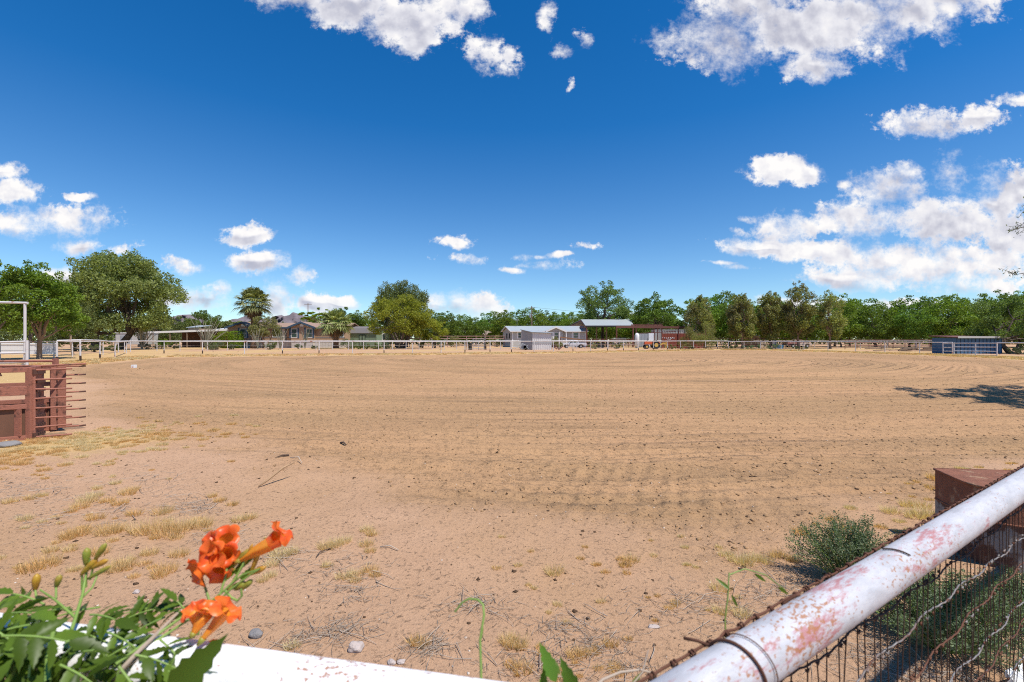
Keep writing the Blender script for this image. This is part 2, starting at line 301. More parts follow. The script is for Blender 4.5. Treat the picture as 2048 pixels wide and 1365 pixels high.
# ------------------------------------------------------------------ mesh helpers
ORG = {}
def tag(o, label=None, cat=None, group=None, kind=None):
    if label: o['label'] = label
    if cat: o['category'] = cat
    if group: o['group'] = group
    if kind: o['kind'] = kind
    return o
def thing(name, loc, label, cat, group=None):
    o = bpy.data.objects.new(name, None); COL.objects.link(o); o.location = loc
    o.empty_display_size = 0.2
    ORG[o.name] = Vector(loc)
    return tag(o, label, cat, group)
class MB:
    def __init__(s): s.v = []; s.f = []
    def add(s, vs, fs):
        k = len(s.v); s.v += [tuple(v) for v in vs]; s.f += [tuple(i + k for i in f) for f in fs]; return s
    def box(s, x0, x1, y0, y1, z0, z1):
        return s.add([(x0,y0,z0),(x1,y0,z0),(x1,y1,z0),(x0,y1,z0),(x0,y0,z1),(x1,y0,z1),(x1,y1,z1),(x0,y1,z1)],
                     [(0,3,2,1),(4,5,6,7),(0,1,5,4),(1,2,6,5),(2,3,7,6),(3,0,4,7)])
    def hexa(s, a, b, c, d, off):
        """slab from quad a b c d pushed by vector off"""
        q = [Vector(p) for p in (a, b, c, d)]; off = Vector(off)
        return s.add(q + [p + off for p in q], [(0,3,2,1),(4,5,6,7),(0,1,5,4),(1,2,6,5),(2,3,7,6),(3,0,4,7)])
    def beam(s, p0, p1, wd, ht=None):
        ht = ht or wd; p0 = Vector(p0); p1 = Vector(p1); d = (p1 - p0).normalized()
        up = Vector((0, 0, 1)) if abs(d.z) < 0.95 else Vector((0, 1, 0))
        sx = d.cross(up).normalized() * wd / 2; uz = sx.cross(d).normalized() * ht / 2
        return s.hexa(p0 - sx - uz, p0 + sx - uz, p1 + sx - uz, p1 - sx - uz, uz * 2)
    def tube(s, pts, rad, n=8, cap=True):
        pts = [Vector(p) for p in pts]
        if not hasattr(rad, '__len__'): rad = [rad] * len(pts)
        k = len(s.v); prevx = None
        for i, p in enumerate(pts):
            d = (pts[min(i + 1, len(pts) - 1)] - pts[max(i - 1, 0)])
            d = d.normalized() if d.length > 1e-9 else Vector((0, 0, 1))
            if prevx is None:
                a = Vector((0, 0, 1)) if abs(d.z) < 0.9 else Vector((1, 0, 0)); x = d.cross(a).normalized()
            else:
                x = prevx - d * prevx.dot(d); x = x.normalized() if x.length > 1e-6 else d.orthogonal().normalized()
            prevx = x; y = d.cross(x)
            for j in range(n):
                a = 2 * math.pi * j / n
                s.v.append(tuple(p + x * (math.cos(a) * rad[i]) + y * (math.sin(a) * rad[i])))
        for i in range(len(pts) - 1):
            for j in range(n):
                j2 = (j + 1) % n
                s.f.append((k + i*n + j, k + i*n + j2, k + (i+1)*n + j2, k + (i+1)*n + j))
        if cap:
            s.f.append(tuple(k + j for j in reversed(range(n)))); s.f.append(tuple(k + (len(pts)-1)*n + j for j in range(n)))
        return s
    def prism(s, poly, axis, a, b):
        def mk(t, p):
            return (t, p[0], p[1]) if axis == 'x' else ((p[0], t, p[1]) if axis == 'y' else (p[0], p[1], t))
        n = len(poly)
        return s.add([mk(a, p) for p in poly] + [mk(b, p) for p in poly],
                     [tuple(range(n)), tuple(range(2*n - 1, n - 1, -1))] + [(i, (i+1) % n, n + (i+1) % n, n + i) for i in range(n)])
    def build(s, name, mat, parent=None, smooth=False, fix=True, bevel=0.0):
        me = bpy.data.meshes.new(name)
        org = ORG.get(parent.name, Vector((0, 0, 0))) if parent else Vector((0, 0, 0))
        me.from_pydata([(v[0]-org.x, v[1]-org.y, v[2]-org.z) for v in s.v], [], s.f)
        if fix or bevel:
            bm = bmesh.new(); bm.from_mesh(me)
            if fix: bmesh.ops.recalc_face_normals(bm, faces=bm.faces)
            if bevel:
                bmesh.ops.bevel(bm, geom=[e for e in bm.edges if len(e.link_faces) == 2 and e.calc_face_angle(0) > 0.5], offset=bevel, segments=2, affect='EDGES', profile=0.6)
            bm.to_mesh(me); bm.free()
        me.materials.append(mat)
        if smooth: me.polygons.foreach_set('use_smooth', [True] * len(me.polygons))
        o = bpy.data.objects.new(name, me); COL.objects.link(o)
        if parent: o.parent = parent
        ORG[o.name] = org.copy()
        return o
def np_mesh(name, V, Fq, mat, parent=None, smooth=False, base=None):
    """V (N,3) float array, Fq (M,k) int array, fast"""
    me = bpy.data.meshes.new(name)
    V = np.asarray(V, dtype=np.float32).copy()
    org = ORG.get(parent.name, Vector((0, 0, 0))) if parent else Vector((0, 0, 0))
    if base is None: V -= np.array(org[:], dtype=np.float32)
    k = Fq.shape[1]
    me.vertices.add(len(V)); me.vertices.foreach_set('co', V.ravel())
    me.loops.add(Fq.size); me.loops.foreach_set('vertex_index', Fq.astype(np.int32).ravel())
    me.polygons.add(len(Fq)); me.polygons.foreach_set('loop_start', np.arange(0, Fq.size, k, dtype=np.int32))
    if smooth: me.polygons.foreach_set('use_smooth', np.ones(len(Fq), dtype=bool))
    me.update(calc_edges=True); me.materials.append(mat)
    o = bpy.data.objects.new(name, me); COL.objects.link(o)
    if parent: o.parent = parent
    ORG[o.name] = org.copy()
    return o
def copy_tree(o, loc, rotz=0.0, scale=None, label=None, group=None):
    c = o.copy(); COL.objects.link(c); c.location = loc; c.rotation_euler = (0, 0, rotz)
    if scale: c.scale = scale
    if label: c['label'] = label
    if group: c['group'] = group
    for ch in list(o.children):
        d = ch.copy(); COL.objects.link(d); d.parent = c
        for g in list(ch.children):
            e = g.copy(); COL.objects.link(e); e.parent = d
    return c
# value noise
_rt = np.random.RandomState(7).rand(256, 256)
def vnoise(x, y, ox=0):
    x = x + ox * 17.3; y = y + ox * 9.1
    xi = np.floor(x).astype(int); yi = np.floor(y).astype(int); fx = x - xi; fy = y - yi
    fx = fx*fx*(3-2*fx); fy = fy*fy*(3-2*fy)
    a = _rt[xi & 255, yi & 255]; b = _rt[(xi+1) & 255, yi & 255]; c = _rt[xi & 255, (yi+1) & 255]; d = _rt[(xi+1) & 255, (yi+1) & 255]
    return (a*(1-fx) + b*fx)*(1-fy) + (c*(1-fx) + d*fx)*fy
def rot_rand(rs, n):
    q = rs.normal(size=(n, 4)); q /= np.linalg.norm(q, axis=1)[:, None]
    w_, x, y, z = q.T
    return np.stack([np.stack([1-2*(y*y+z*z), 2*(x*y-z*w_), 2*(x*z+y*w_)], 1), np.stack([2*(x*y+z*w_), 1-2*(x*x+z*z), 2*(y*z-x*w_)], 1), np.stack([2*(x*z-y*w_), 2*(y*z+x*w_), 1-2*(x*x+y*y)], 1)], 1)
def leaves(rs, C, L, Wd, droop=0.0):
    """one rhombus leaf spray per centre; droop 0..1 turns the long axis down"""
    n = len(C); R = rot_rand(rs, n)
    a = R[:, :, 0].copy(); a[:, 2] = a[:, 2]*(1-droop) - droop*1.2; a /= np.linalg.norm(a, axis=1)[:, None]
    b = np.cross(a, R[:, :, 1]); b /= (np.linalg.norm(b, axis=1)[:, None] + 1e-9)
    l = (L * rs.uniform(.6, 1.3, n))[:, None]; ww = (Wd * rs.uniform(.6, 1.3, n))[:, None]
    nrm = np.cross(a, b)
    V = np.stack([C - a*l*.5, C + b*ww*.5 + nrm*ww*.12, C + a*l*.5, C - b*ww*.5 + nrm*ww*.12], 1).reshape(-1, 3)
    return V, np.arange(4*n).reshape(n, 4)
def clumps(rs, ctr, rad, k, cr, bias=0.0, lowcut=-0.75):
    """k clump centres through an ellipsoid, biased outwards"""
    out = []
    while len(out) < k:
        d = rs.normal(size=3); d /= np.linalg.norm(d)
        if d[2] < lowcut: continue
        r = rs.uniform(0.35, 0.92) ** 0.6
        out.append((np.array(ctr) + d*r*np.array(rad)*(1 - 0.35*cr), rs.uniform(.65, 1.25)*cr))
    return out
def clump_leaves(rs, cl, n, scale, flat=0.75):
    per = np.array([c[1]**2 for c in cl]); per = np.maximum(1, (per/per.sum()*n).astype(int))
    A = []
    for (c, r), m in zip(cl, per):
        d = rs.normal(size=(m, 3)); d /= np.linalg.norm(d, axis=1)[:, None]
        rr = rs.uniform(0.25, 1.0, m)**0.45
        wob = 1 + 0.28*np.sin(d[:, 0]*5 + c[0]*3)*np.cos(d[:, 2]*6 + c[1]*2)
        A.append(c + d*(rr*wob)[:, None]*(r*scale)*np.array([1, 1, flat]))
    return np.concatenate(A)
def limb(rs, a, b, r0, r1, wob=0.08, k=6):
    a = Vector(a); b = Vector(b); L = (b-a).length; pts = []
    for i in range(k+1):
        t = i/k; p = a.lerp(b, t)
        p += Vector((rs.normal(), rs.normal(), rs.normal()*0.5 + 0.9*math.sin(math.pi*t)))*wob*L*(0 if i in (0, k) else 0.6)
        pts.append(p)
    return pts, [r0 + (r1-r0)*(i/k)**0.8 for i in range(k+1)]
def make_tree(name, seed, base, rad, ctrz, k, cr, n, leaf, mat, bark, label, cat, group=None, trunk_r=0.2, trunks=1, droop=0.0, flat=0.75, lowcut=-0.7, fork=0.32, nl=9, spread=0.0, ctr_off=(0, 0), limb_k=0.35):
    """base = (x,y,0); rad = crown half sizes; ctrz = crown centre height"""
    rs = np.random.RandomState(seed); b = Vector(base)
    t = thing(name, b, label, cat, group)
    ctr = (b.x + ctr_off[0], b.y + ctr_off[1], b.z + ctrz)
    cl = clumps(rs, ctr, rad, k, cr, lowcut=lowcut)
    for q in range(max(3, k//7)):      # small upright shoots that roughen the outline
        a = rs.uniform(0, 6.28); e = rs.uniform(0, .75)
        cl.append((np.array(ctr) + np.array([math.cos(a)*e*rad[0], math.sin(a)*e*rad[1], rad[2]*math.sqrt(1-e*e)*rs.uniform(.80, 1.0)]), cr*rs.uniform(.35, .6)))
    C = clump_leaves(rs, cl, n, 1.0*min(rad), flat)
    V, Fq = leaves(rs, C, leaf, leaf*0.55, droop)
    np_mesh('crown', V, Fq, mat, t)
    mb = MB(); bottom = ctrz - rad[2]
    for q in range(trunks):
        ang = q/max(1, trunks)*6.28 + rs.uniform(0, 1); off = Vector((math.cos(ang), math.sin(ang), 0))*(0.0 if trunks == 1 else trunk_r*2.5)
        fk = Vector((b.x + off.x*(1+spread*4) + ctr_off[0]*.4, b.y + off.y*(1+spread*4) + ctr_off[1]*.4, b.z + max(0.8, bottom + fork*rad[2])))
        pts, rr = limb(rs, b + off + Vector((0, 0, -0.15)), fk, trunk_r, trunk_r*.72, 0.04, 5); rr[0] *= 1.35
        mb.tube(pts, rr, 8, False)
        for j in range(max(2, nl//trunks)):
            c = cl[rs.randint(len(cl))][0]
            tip = Vector(c)*0.9 + Vector(fk)*0.1
            pts, rr = limb(rs, pts[-1] if j == 0 else fk, tip, trunk_r*.55, trunk_r*.10, 0.06)
            mb.tube(pts, rr, 6, False)
            for z in range(2):
                c2 = cl[rs.randint(len(cl))][0]; m_ = pts[3]
                d = (Vector(c2)-m_); d = d.normalized()*min(d.length, min(rad)*.6)
                p2, r2 = limb(rs, m_, m_+d, trunk_r*.25, trunk_r*.05, 0.08, 4); mb.tube(p2, r2, 5, False)
    mb.build('trunk', bark, t, smooth=True, fix=False)
    return t
# ------------------------------------------------------------------ ground
AP = [(120,739),(255,723),(330,716),(640,713),(1000,710),(1300,705),(1440,701),(1530,702),(1700,707),(1850,712),(1990,718),(2300,742),
      (2500,900),(2250,925),(2000,930),(1850,975),(1650,1035),(1300,1080),(950,1030),(650,985),(430,900),(200,800)]
AW = np.array([G(*p)[:2] for p in AP])
def arena_sd(x, y):
    """signed distance to the tilled area, positive inside"""
    n = len(AW); d2 = np.full(x.shape, 1e9); ins = np.zeros(x.shape, dtype=bool)
    for i in range(n):
        ax, ay = AW[i]; bx, by = AW[(i+1) % n]
        ex, ey = bx-ax, by-ay; L = ex*ex+ey*ey
        t = np.clip(((x-ax)*ex + (y-ay)*ey)/L, 0, 1)
        d2 = np.minimum(d2, (x-ax-t*ex)**2 + (y-ay-t*ey)**2)
        cr = ((ay > y) != (by > y)) & (x < (bx-ax)*(y-ay)/(by-ay+1e-12)+ax); ins ^= cr
    return np.where(ins, 1, -1)*np.sqrt(d2)
def sst(a, b, v):
    t = np.clip((v-a)/(b-a), 0, 1); return t*t*(3-2*t)
def arena_mask(x, y):
    sd_ = arena_sd(x, y) + (vnoise(x*.5, y*.5, 3)-.5)*1.3 + (vnoise(x*2.1, y*2.1, 4)-.5)*0.5
    return sst(-0.5, 0.7, sd_)
def ellc(x, y): return np.sqrt(((x-3)/45)**2 + ((y-37)/33)**2)*38
def height(x, y, r=None):
    if r is None: r = np.hypot(x, y)
    A = arena_mask(x, y)
    h = 0.05*(vnoise(x*.18, y*.18, 1)-.5)*np.minimum(1, r/6)
    e = ellc(x, y) + (vnoise(x*.3, y*.3, 6)-.5)*0.5
    def amp(wl): return np.clip((wl/(0.006*r + .004) - 2)/3, 0, 1)
    rowm = 0.35 + 0.9*vnoise(x*.13, y*.13, 8)
    h += A*rowm*(0.030*np.sin(e*6.28/1.05)*amp(1.0) + 0.015*np.sin(e*6.28/0.26)*amp(.26))
    cross = sst(.35, .7, vnoise(x*.3+5, y*.3, 9))*sst(-1.0, 1.0, x)*sst(9, 6, y); h += A*cross*0.0065*np.sin((x*0.93 - y*.35)*6.28/.20)*amp(.2)
    n1 = vnoise(x*5.1, y*5.1, 11); n2 = vnoise(x*11.3, y*11.3, 12); n3 = vnoise(x*27, y*27, 13)
    h += A*(0.030*np.maximum(0, n1-.6)*2.2*amp(.2) + 0.034*np.maximum(0, n2-.55)*2*amp(.09) + 0.014*n3*amp(.04))
    s = (1-A)
    h += s*(0.018*(vnoise(x*1.6, y*1.6, 14)-.5) + 0.010*(vnoise(x*6, y*6, 15)-.5)*amp(.16) + 0.006*(n2-.5)*amp(.09) + 0.004*(n3-.5)*amp(.04))
    # low berm of blown sand under the far fence
    h += 0.16*np.exp(-((arena_sd(x, y)+1.8)/1.3)**2)*sst(15, 30, r)
    return h
NA, NR = 960, 860
th = np.radians(np.linspace(-78, 78, NA)); rr = 0.55*(150/0.55)**(np.arange(NR)/(NR-1))
TH, RR = np.meshgrid(th, rr)
gx = (RR*np.sin(TH)).ravel(); gy = (RR*np.cos(TH)).ravel()
gh = height(gx, gy)
gA = arena_mask(gx, gy)
# dry grass on the surface: strips along the fences, patches by the chute, yard beyond
sdv = arena_sd(gx, gy); rad_ = np.hypot(gx, gy)
gG = np.exp(-((sdv+1.3)/1.4)**2)*sst(14, 26, rad_)*0.95
gG = np.maximum(gG, sst(0.42, 0.62, vnoise(gx*.12, gy*.12, 21))*sst(-2.5, -5, sdv)*0.6*sst(20, 40, rad_))
gG = np.maximum(gG, np.exp(-(((gx+6.9)/1.7)**2 + ((gy-6.8)/1.2)**2))*0.8)
gE = ellc(gx, gy) + (vnoise(gx*.3, gy*.3, 6)-.5)*0.5
gB = 0.6*vnoise(ellc(gx, gy)*.75, np.arctan2(gy-37, gx-3)*3.0, 61) + 0.4*vnoise(ellc(gx, gy)*2.3, np.arctan2(gy-37, gx-3)*7.0, 62)
gG *= (0.5+0.5*vnoise(gx*1.5, gy*1.5, 22)+.15)
V = np.stack([gx, gy, gh], 1)
idx = np.arange(NA*NR).reshape(NR, NA)
Q = np.stack([idx[:-1, :-1], idx[:-1, 1:], idx[1:, 1:], idx[1:, :-1]], -1).reshape(-1, 4)
qa = gA[Q].mean(1) > 0.5

def ground_material():
    m, t, out = new_mat('dirt')
    b = t.n('ShaderNodeBsdfPrincipled'); b.inputs['Roughness'].default_value = 0.95; b.inputs['Specular IOR Level'].default_value = 0.1
    g = t.n('ShaderNodeNewGeometry'); p = g.outputs['Position']
    at = t.n('ShaderNodeAttribute', attribute_name='arena'); ag = t.n('ShaderNodeAttribute', attribute_name='drygrass')
    nl = t.noise(p, 0.25, 5, 0.6); nm = t.noise(p, 2.2, 6, 0.65); nf = t.noise(p, 38, 5, 0.7); nff = t.noise(p, 140, 3, 0.7); sp = t.noise(p, 9, 9, 0.8)
    sand = t.mix(nm.outputs['Fac'], (0.420, 0.250, 0.148), (0.56, 0.352, 0.220))
    sand = t.mix(t.smooth(nl.outputs['Fac'], .4, .65), sand, (0.46, 0.278, 0.154))
    ar = t.mix(nm.outputs['Fac'], (0.385, 0.222, 0.114), (0.520, 0.308, 0.164))
    ar = t.mix(t.smooth(nl.outputs['Fac'], .38, .62), ar, (0.45, 0.268, 0.138))
    ab = t.n('ShaderNodeAttribute', attribute_name='band'); ar = t.mix(t.math('MULTIPLY', t.smooth(ab.outputs['Fac'], .36, .72), .42), ar, (0.29, 0.182, 0.092))
    ar = t.mix(t.math('MULTIPLY', t.smooth(sp.outputs['Fac'], .535, .60), .55), ar, (0.15, 0.095, 0.052))
    s3 = t.noise(p, 17, 8, 0.85); s4 = t.noise(p, 4.2, 8, 0.85)
    ar = t.mix(t.math('MULTIPLY', t.smooth(s3.outputs['Fac'], .545, .60), t.smooth(ab.outputs['Fac'], .3, .6, .30, .62)), ar, (0.085, 0.052, 0.032))
    ar = t.mix(t.math('MULTIPLY', t.smooth(s4.outputs['Fac'], .55, .60), .5), ar, (0.16, 0.10, 0.055))
    c = t.mix(at.outputs['Fac'], sand, ar)
    # fine grains, dark and pale
    c = t.mix(t.math('MULTIPLY', t.smooth(nf.outputs['Fac'], .55, .62), .6), c, (0.13, 0.085, 0.055))
    c = t.mix(t.math('MULTIPLY', t.smooth(nff.outputs['Fac'], .60, .70), .6), c, (0.60, 0.47, 0.34))
    dg = t.mix(t.noise(p, 6, 5, .7).outputs['Fac'], (0.36, 0.23, 0.10), (0.66, 0.46, 0.20))
    gm = t.smooth(t.math('ADD', ag.outputs['Fac'], t.math('MULTIPLY', t.math('SUBTRACT', sp.outputs['Fac'], .5), 1.0)), .25, .65)
    c = t.mix(t.math('MULTIPLY', gm, .85), c, dg)
    t.set(b.inputs['Base Color'], c)
    bp = t.n('ShaderNodeBump'); bp.inputs['Strength'].default_value = 0.8; bp.inputs['Distance'].default_value = 0.03
    eh = t.n('ShaderNodeAttribute', attribute_name='harrow').outputs['Fac']
    ej = t.math('ADD', eh, t.math('MULTIPLY', t.math('SUBTRACT', nm.outputs['Fac'], .5), .16))
    w1_ = t.math('SINE', t.math('MULTIPLY', ej, 6.283/.31)); w2_ = t.math('SINE', t.math('MULTIPLY', ej, 6.283/.87))
    pat = t.smooth(t.noise(p, .16, 3, .6).outputs['Fac'], .40, .60)
    harrow = t.math('MULTIPLY', t.math('MULTIPLY', t.math('ADD', t.math('MULTIPLY', w1_, 1.0), t.math('MULTIPLY', w2_, 1.6)), at.outputs['Fac']), pat)
    hgt = t.math('ADD', t.math('ADD', t.math('MULTIPLY', nf.outputs['Fac'], .5), t.math('MULTIPLY', sp.outputs['Fac'], 1.1)), t.math('MULTIPLY', harrow, 1.0))
    c = t.mix(t.smooth(harrow, .9, 2.4, 0, .30), c, (0.22, 0.135, 0.075)); t.set(b.inputs['Base Color'], c)
    t.set(bp.inputs['Height'], hgt); t.set(b.inputs['Normal'], bp.outputs[0])
    t.nt.links.new(b.outputs[0], out.inputs[0]); return m
m_dirt = ground_material()
def sub_mesh(name, sel, kind, label=None):
    q = Q[sel]; used, inv = np.unique(q, return_inverse=True)
    o = np_mesh(name, V[used], inv.reshape(q.shape), m_dirt, smooth=True)
    for nm_, arr in (('arena', gA), ('drygrass', gG), ('band', gB), ('harrow', gE)):
        a = o.data.attributes.new(nm_, 'FLOAT', 'POINT'); a.data.foreach_set('value', arr[used].astype(np.float32))
    o['kind'] = kind; return o
sub_mesh('arena_dirt', qa, 'structure')
sub_mesh('ground', ~qa, 'structure')
far = MB(); S = 9000.0
far.add([(-S, -S, -.09), (S, -S, -.09), (S, S, -.09), (-S, S, -.09)], [(0, 1, 2, 3)])
tag(far.build('far_ground', m_dirt, fix=False), kind='structure')

# mountains
def hills():
    prof = [(300,668),(340,650),(365,632),(380,628),(400,640),(430,650),(463,643),(485,636),(500,633),(520,637),(545,640),(556,634),(562,631),(572,636),(585,631),(592,626),(600,629),(612,637),(630,643),(660,652),(700,662),(760,672)]
    xs = np.array([p[0] for p in prof]); zs = np.array([p[1] for p in prof]); Z0 = 3200.0
    px = np.linspace(300, 760, 260); py = np.interp(px, xs, zs)
    rows = 26; Vv = []
    for j in range(rows):
        f = j/(rows-1)                      # 0 = foot, 1 = crest
        X = (px-1024)/F*Z0; d = Z0 - 700*(1-f)
        top = (HZ-py)/F*Z0 + 4
        rg = np.abs(vnoise(px*.09+j*.18, px*0+j*.35, 31)-.5)*2
        rg2 = vnoise(px*.33+j*.5, px*0+j*.8, 32)
        hh = top*(f**1.15)*(1-0.35*(1-f)*rg*2*f) + top*.05*(rg2-.5)
        Vv.append(np.stack([X, np.full_like(X, d) + 120*(rg-.5), hh - 2], 1))
    for f in (0.5, 0.0):
        X = (px-1024)/F*Z0; Vv.append(np.stack([X, np.full_like(X, Z0+500), (HZ-py)/F*Z0*f - 2], 1))
    Vv = np.concatenate(Vv); n = len(px); R_ = rows+2
    ii = np.arange(n*R_).reshape(R_, n)
    q = np.stack([ii[:-1, :-1], ii[:-1, 1:], ii[1:, 1:], ii[1:, :-1]], -1).reshape(-1, 4)
    o = np_mesh('hills', Vv, q, m_hill); o['kind'] = 'structure'
hills()

# clods, litter, twigs : stuff lying on the ground
rs = np.random.RandomState(5)
def px_scatter(n, box, dens=None):
    """n ground points whose spread follows the strip of ground in view"""
    x0, x1, y0, y1 = box
    px = rs.uniform(x0, x1, n); Z = np.exp(rs.uniform(math.log(CH*F/(y1-HZ)), math.log(CH*F/(y0-HZ)), n))
    return (px-1024)/F*Z*1.0, Z
def octas(x, y, s, sink=0.5):
    n = len(x); z = height(x, y); R = rot_rand(rs, n)
    base = np.array([(1,0,0),(-1,0,0),(0,1,0),(0,-1,0),(0,0,1),(0,0,-1)], float)
    pts = base[None]*rs.uniform(.6, 1.3, (n, 6, 1)); pts = np.einsum('nij,nkj->nki', R, pts); pts[:, :, 2] *= .7
    pts = pts*s[:, None, None]; pts[:, :, 0] += x[:, None]; pts[:, :, 1] += y[:, None]; pts[:, :, 2] += (z + s*(.5-sink))[:, None]
    fs = np.array([(0,2,4),(2,1,4),(1,3,4),(3,0,4),(2,0,5),(1,2,5),(3,1,5),(0,3,5)])
    return pts.reshape(-1, 3), (fs[None] + (np.arange(n)*6)[:, None, None]).reshape(-1, 3)
m_clod = pbr('dirt_clod', (0.33, 0.205, 0.110), 0.95, 0.35, 4, spec=0.1)
m_clodd = pbr('manure_crumb', (0.085, 0.052, 0.032), 0.95, 0.4, 4, spec=0.1)
m_peb = pbr('pebble', (0.55, 0.46, 0.38), 0.9, 0.3, 10, spec=0.2)
def clods(name, n, box, smin, smax, mat, inarena=True, power=3.0, grow=0.0):
    x, y = px_scatter(n, box); A = arena_mask(x, y)
    dn = vnoise(x*.7, y*.7, 41)*0.6 + vnoise(x*.2, y*.2, 42)*.6 + 0.25*np.clip((x-1)/8, -.5, 1)
    dn = dn * (0.45 + 1.1*(0.6*vnoise(ellc(x, y)*.75, np.arctan2(y-37, x-3)*3.0, 61) + 0.4*vnoise(ellc(x, y)*2.3, np.arctan2(y-37, x-3)*7.0, 62)))
    keep = (rs.rand(n) < dn) & ((A > .3) if inarena is True else (A < .7 if inarena is False else A > -1))
    if inarena is None: keep &= (rs.rand(n) < .35 + .65*A)
    keep &= ~((x > 3.6) & (x < 5.1) & (y > 3.1) & (y < 4.2))
    x, y = x[keep], y[keep]; s = (smin + (smax-smin)*rs.rand(len(x))**power)*(1 + grow*y)
    v, f = octas(x, y, s); o = np_mesh(name, v, f, mat); o['kind'] = 'stuff'; o['label'] = {'dirt_clods': 'small clods of tan dirt strewn over the tilled arena', 'manure_crumbs': 'dark crumbs of manure and mulch dotting the arena dirt', 'pebbles': 'small pale pebbles lying on the sand'}[name]
    o['category'] = {'dirt_clods': 'clods', 'manure_crumbs': 'crumbs', 'pebbles': 'pebbles'}[name]; return o
clods('dirt_clods', 90000, (-60, 2108, 700, 1160), 0.003, 0.024, m_clod, True, 9.0, 0.035)
clods('manure_crumbs', 26000, (-60, 2108, 697, 1300), 0.0016, 0.019, m_clodd, None, 9.0, 0.06)
clods('pebbles', 5000, (-60, 2108, 800, 1460), 0.002, 0.012, m_peb, None, 5.0)

# tufts of dry grass
def tuft_pts(px, py, w_px=22, k=1):
    g = G(px, py); return [(g.x, g.y, w_px/F*g.y/2)]
TU = []
for (px, py, wpx) in [(325,1022,34),(300,1060,60),(340,1066,60),(355,1054,44),(398,1052,44),(268,1026,26),(190,1035,28),(155,1066,40),(140,1072,30),(215,1062,44),(235,1058,34),
    (190,990,26),(175,1000,30),(160,1012,28),(60,997,20),(85,990,16),(20,1005,22),(50,1038,22),(195,1105,34),(90,1130,50),(60,1140,40),(330,1140,40),(318,1150,26),(300,1105,26),(358,1108,30),
    (405,1046,26),(480,1040,26),(500,1035,24),(245,1130,44),(230,1136,36),(142,1020,18),(100,1100,26),(140,1098,20),(215,1000,24),(240,1005,26),(255,985,26),(265,978,20),(195,975,16),(232,965,16),
    (440,1000,20),(465,1008,18),(425,990,16),(560,1112,34),(585,1105,26),(552,1100,26),(545,1128,26),(690,1084,24),(655,1094,34),(670,1090,30),(733,1090,26),(735,1060,24),(745,1068,22),(740,1102,20),
    (688,1152,26),(712,1148,26),(710,1160,20),(740,1140,24),(655,1130,20),(750,1150,20),(585,1292,26),(540,1150,24),(525,1160,20),(1108,1142,34),(1262,1120,26),(1250,1130,22),(1440,1178,34),(1475,1122,34),(1490,1128,30),
    (1510,1120,30),(1530,1122,30),(1555,1112,28),(1585,1120,24),(1450,1110,24),(1440,1222,26),(1485,1230,28),(1030,1290,44),(1015,1282,30),(1045,1340,34),(1150,1315,30),(1165,1308,24),(840,1290,30),(830,1280,24),(1220,1290,26),
    (1840,1010,34),(1850,1028,44),(1830,1030,34),(1815,1008,26),(1870,960,26),(1900,948,22),(1650,1092,26),(1600,1062,26),(1780,1020,30)]:
    g = G(px, py); TU.append((g.x, g.y, wpx/F*g.y*.55, 1.0))
for i in range(420):   # the mat of grass beside the chute
    a = rs.normal(size=2); x, y = -6.9 + a[0]*1.15, 6.75 + a[1]*.75 + .25*a[0]
    if y < 5.2 or (x < -7.2 and y > 7.3 and x+7.2 < -(y-7.3)*.2): continue
    TU.append((x, y, rs.uniform(.03, .09), .55))
for i in range(150):
    px, py = rs.uniform(-60, 470), rs.uniform(905, 1200); g = G(px, py)
    if vnoise(np.array([g.x*1.1]), np.array([g.y*1.1]), 51)[0] > .5: TU.append((g.x, g.y, rs.uniform(.015, .05), .6))
for i in range(160):
    px, py = rs.uniform(500, 1600), rs.uniform(1070, 1400); g = G(px, py)
    if vnoise(np.array([g.x*1.3]), np.array([g.y*1.3]), 52)[0] > .6: TU.append((g.x, g.y, rs.uniform(.01, .03), .55))
for i in range(110):
    px, py = rs.uniform(1550, 2120), rs.uniform(925, 1070)
    if px-1550 < (1070-py)*2.5: continue
    g = G(px, py); TU.append((g.x, g.y, rs.uniform(.02, .06), .5))
def tufts(name, T, nb, bw, label, mat=None, hk=1.0):
    VV, FF = [], []; k = 0
    for (x, y, s, hgt) in T:
        n = int(nb*(0.5 + min(2.5, s*14))); a = rs.uniform(0, 6.28, n); r = s*np.sqrt(rs.rand(n))
        bx = x + r*np.cos(a); by = y + r*np.sin(a)*.75; bz = height(bx, by) - .004
        L = s*rs.uniform(.40, 0.95, n)*hgt*hk + .012; lean = rs.uniform(.1, .75, n) * (.4 + r/(s+1e-6)); la = a + rs.normal(size=n)*.7
        wv_ = bw*rs.uniform(.6, 1.4, n)*(1+.22*y); pa = rs.uniform(0, 3.14, n)
        tx = bx + L*lean*np.cos(la); ty = by + L*lean*np.sin(la); tz = bz + L
        v = np.stack([np.stack([bx-wv_*np.cos(pa), by-wv_*np.sin(pa), bz], 1), np.stack([bx+wv_*np.cos(pa), by+wv_*np.sin(pa), bz], 1), np.stack([tx, ty, tz], 1)], 1).reshape(-1, 3)
        VV.append(v); FF.append(np.arange(3*n).reshape(n, 3)+k); k += 3*n
    o = np_mesh(name, np.concatenate(VV), np.concatenate(FF), mat or f_dry); o['kind'] = 'stuff'; o['label'] = label; o['category'] = 'dry grass'
    return o
tufts('dry_grass', TU, 120, 0.0011, 'tufts of straw coloured dry grass on the sand in front')
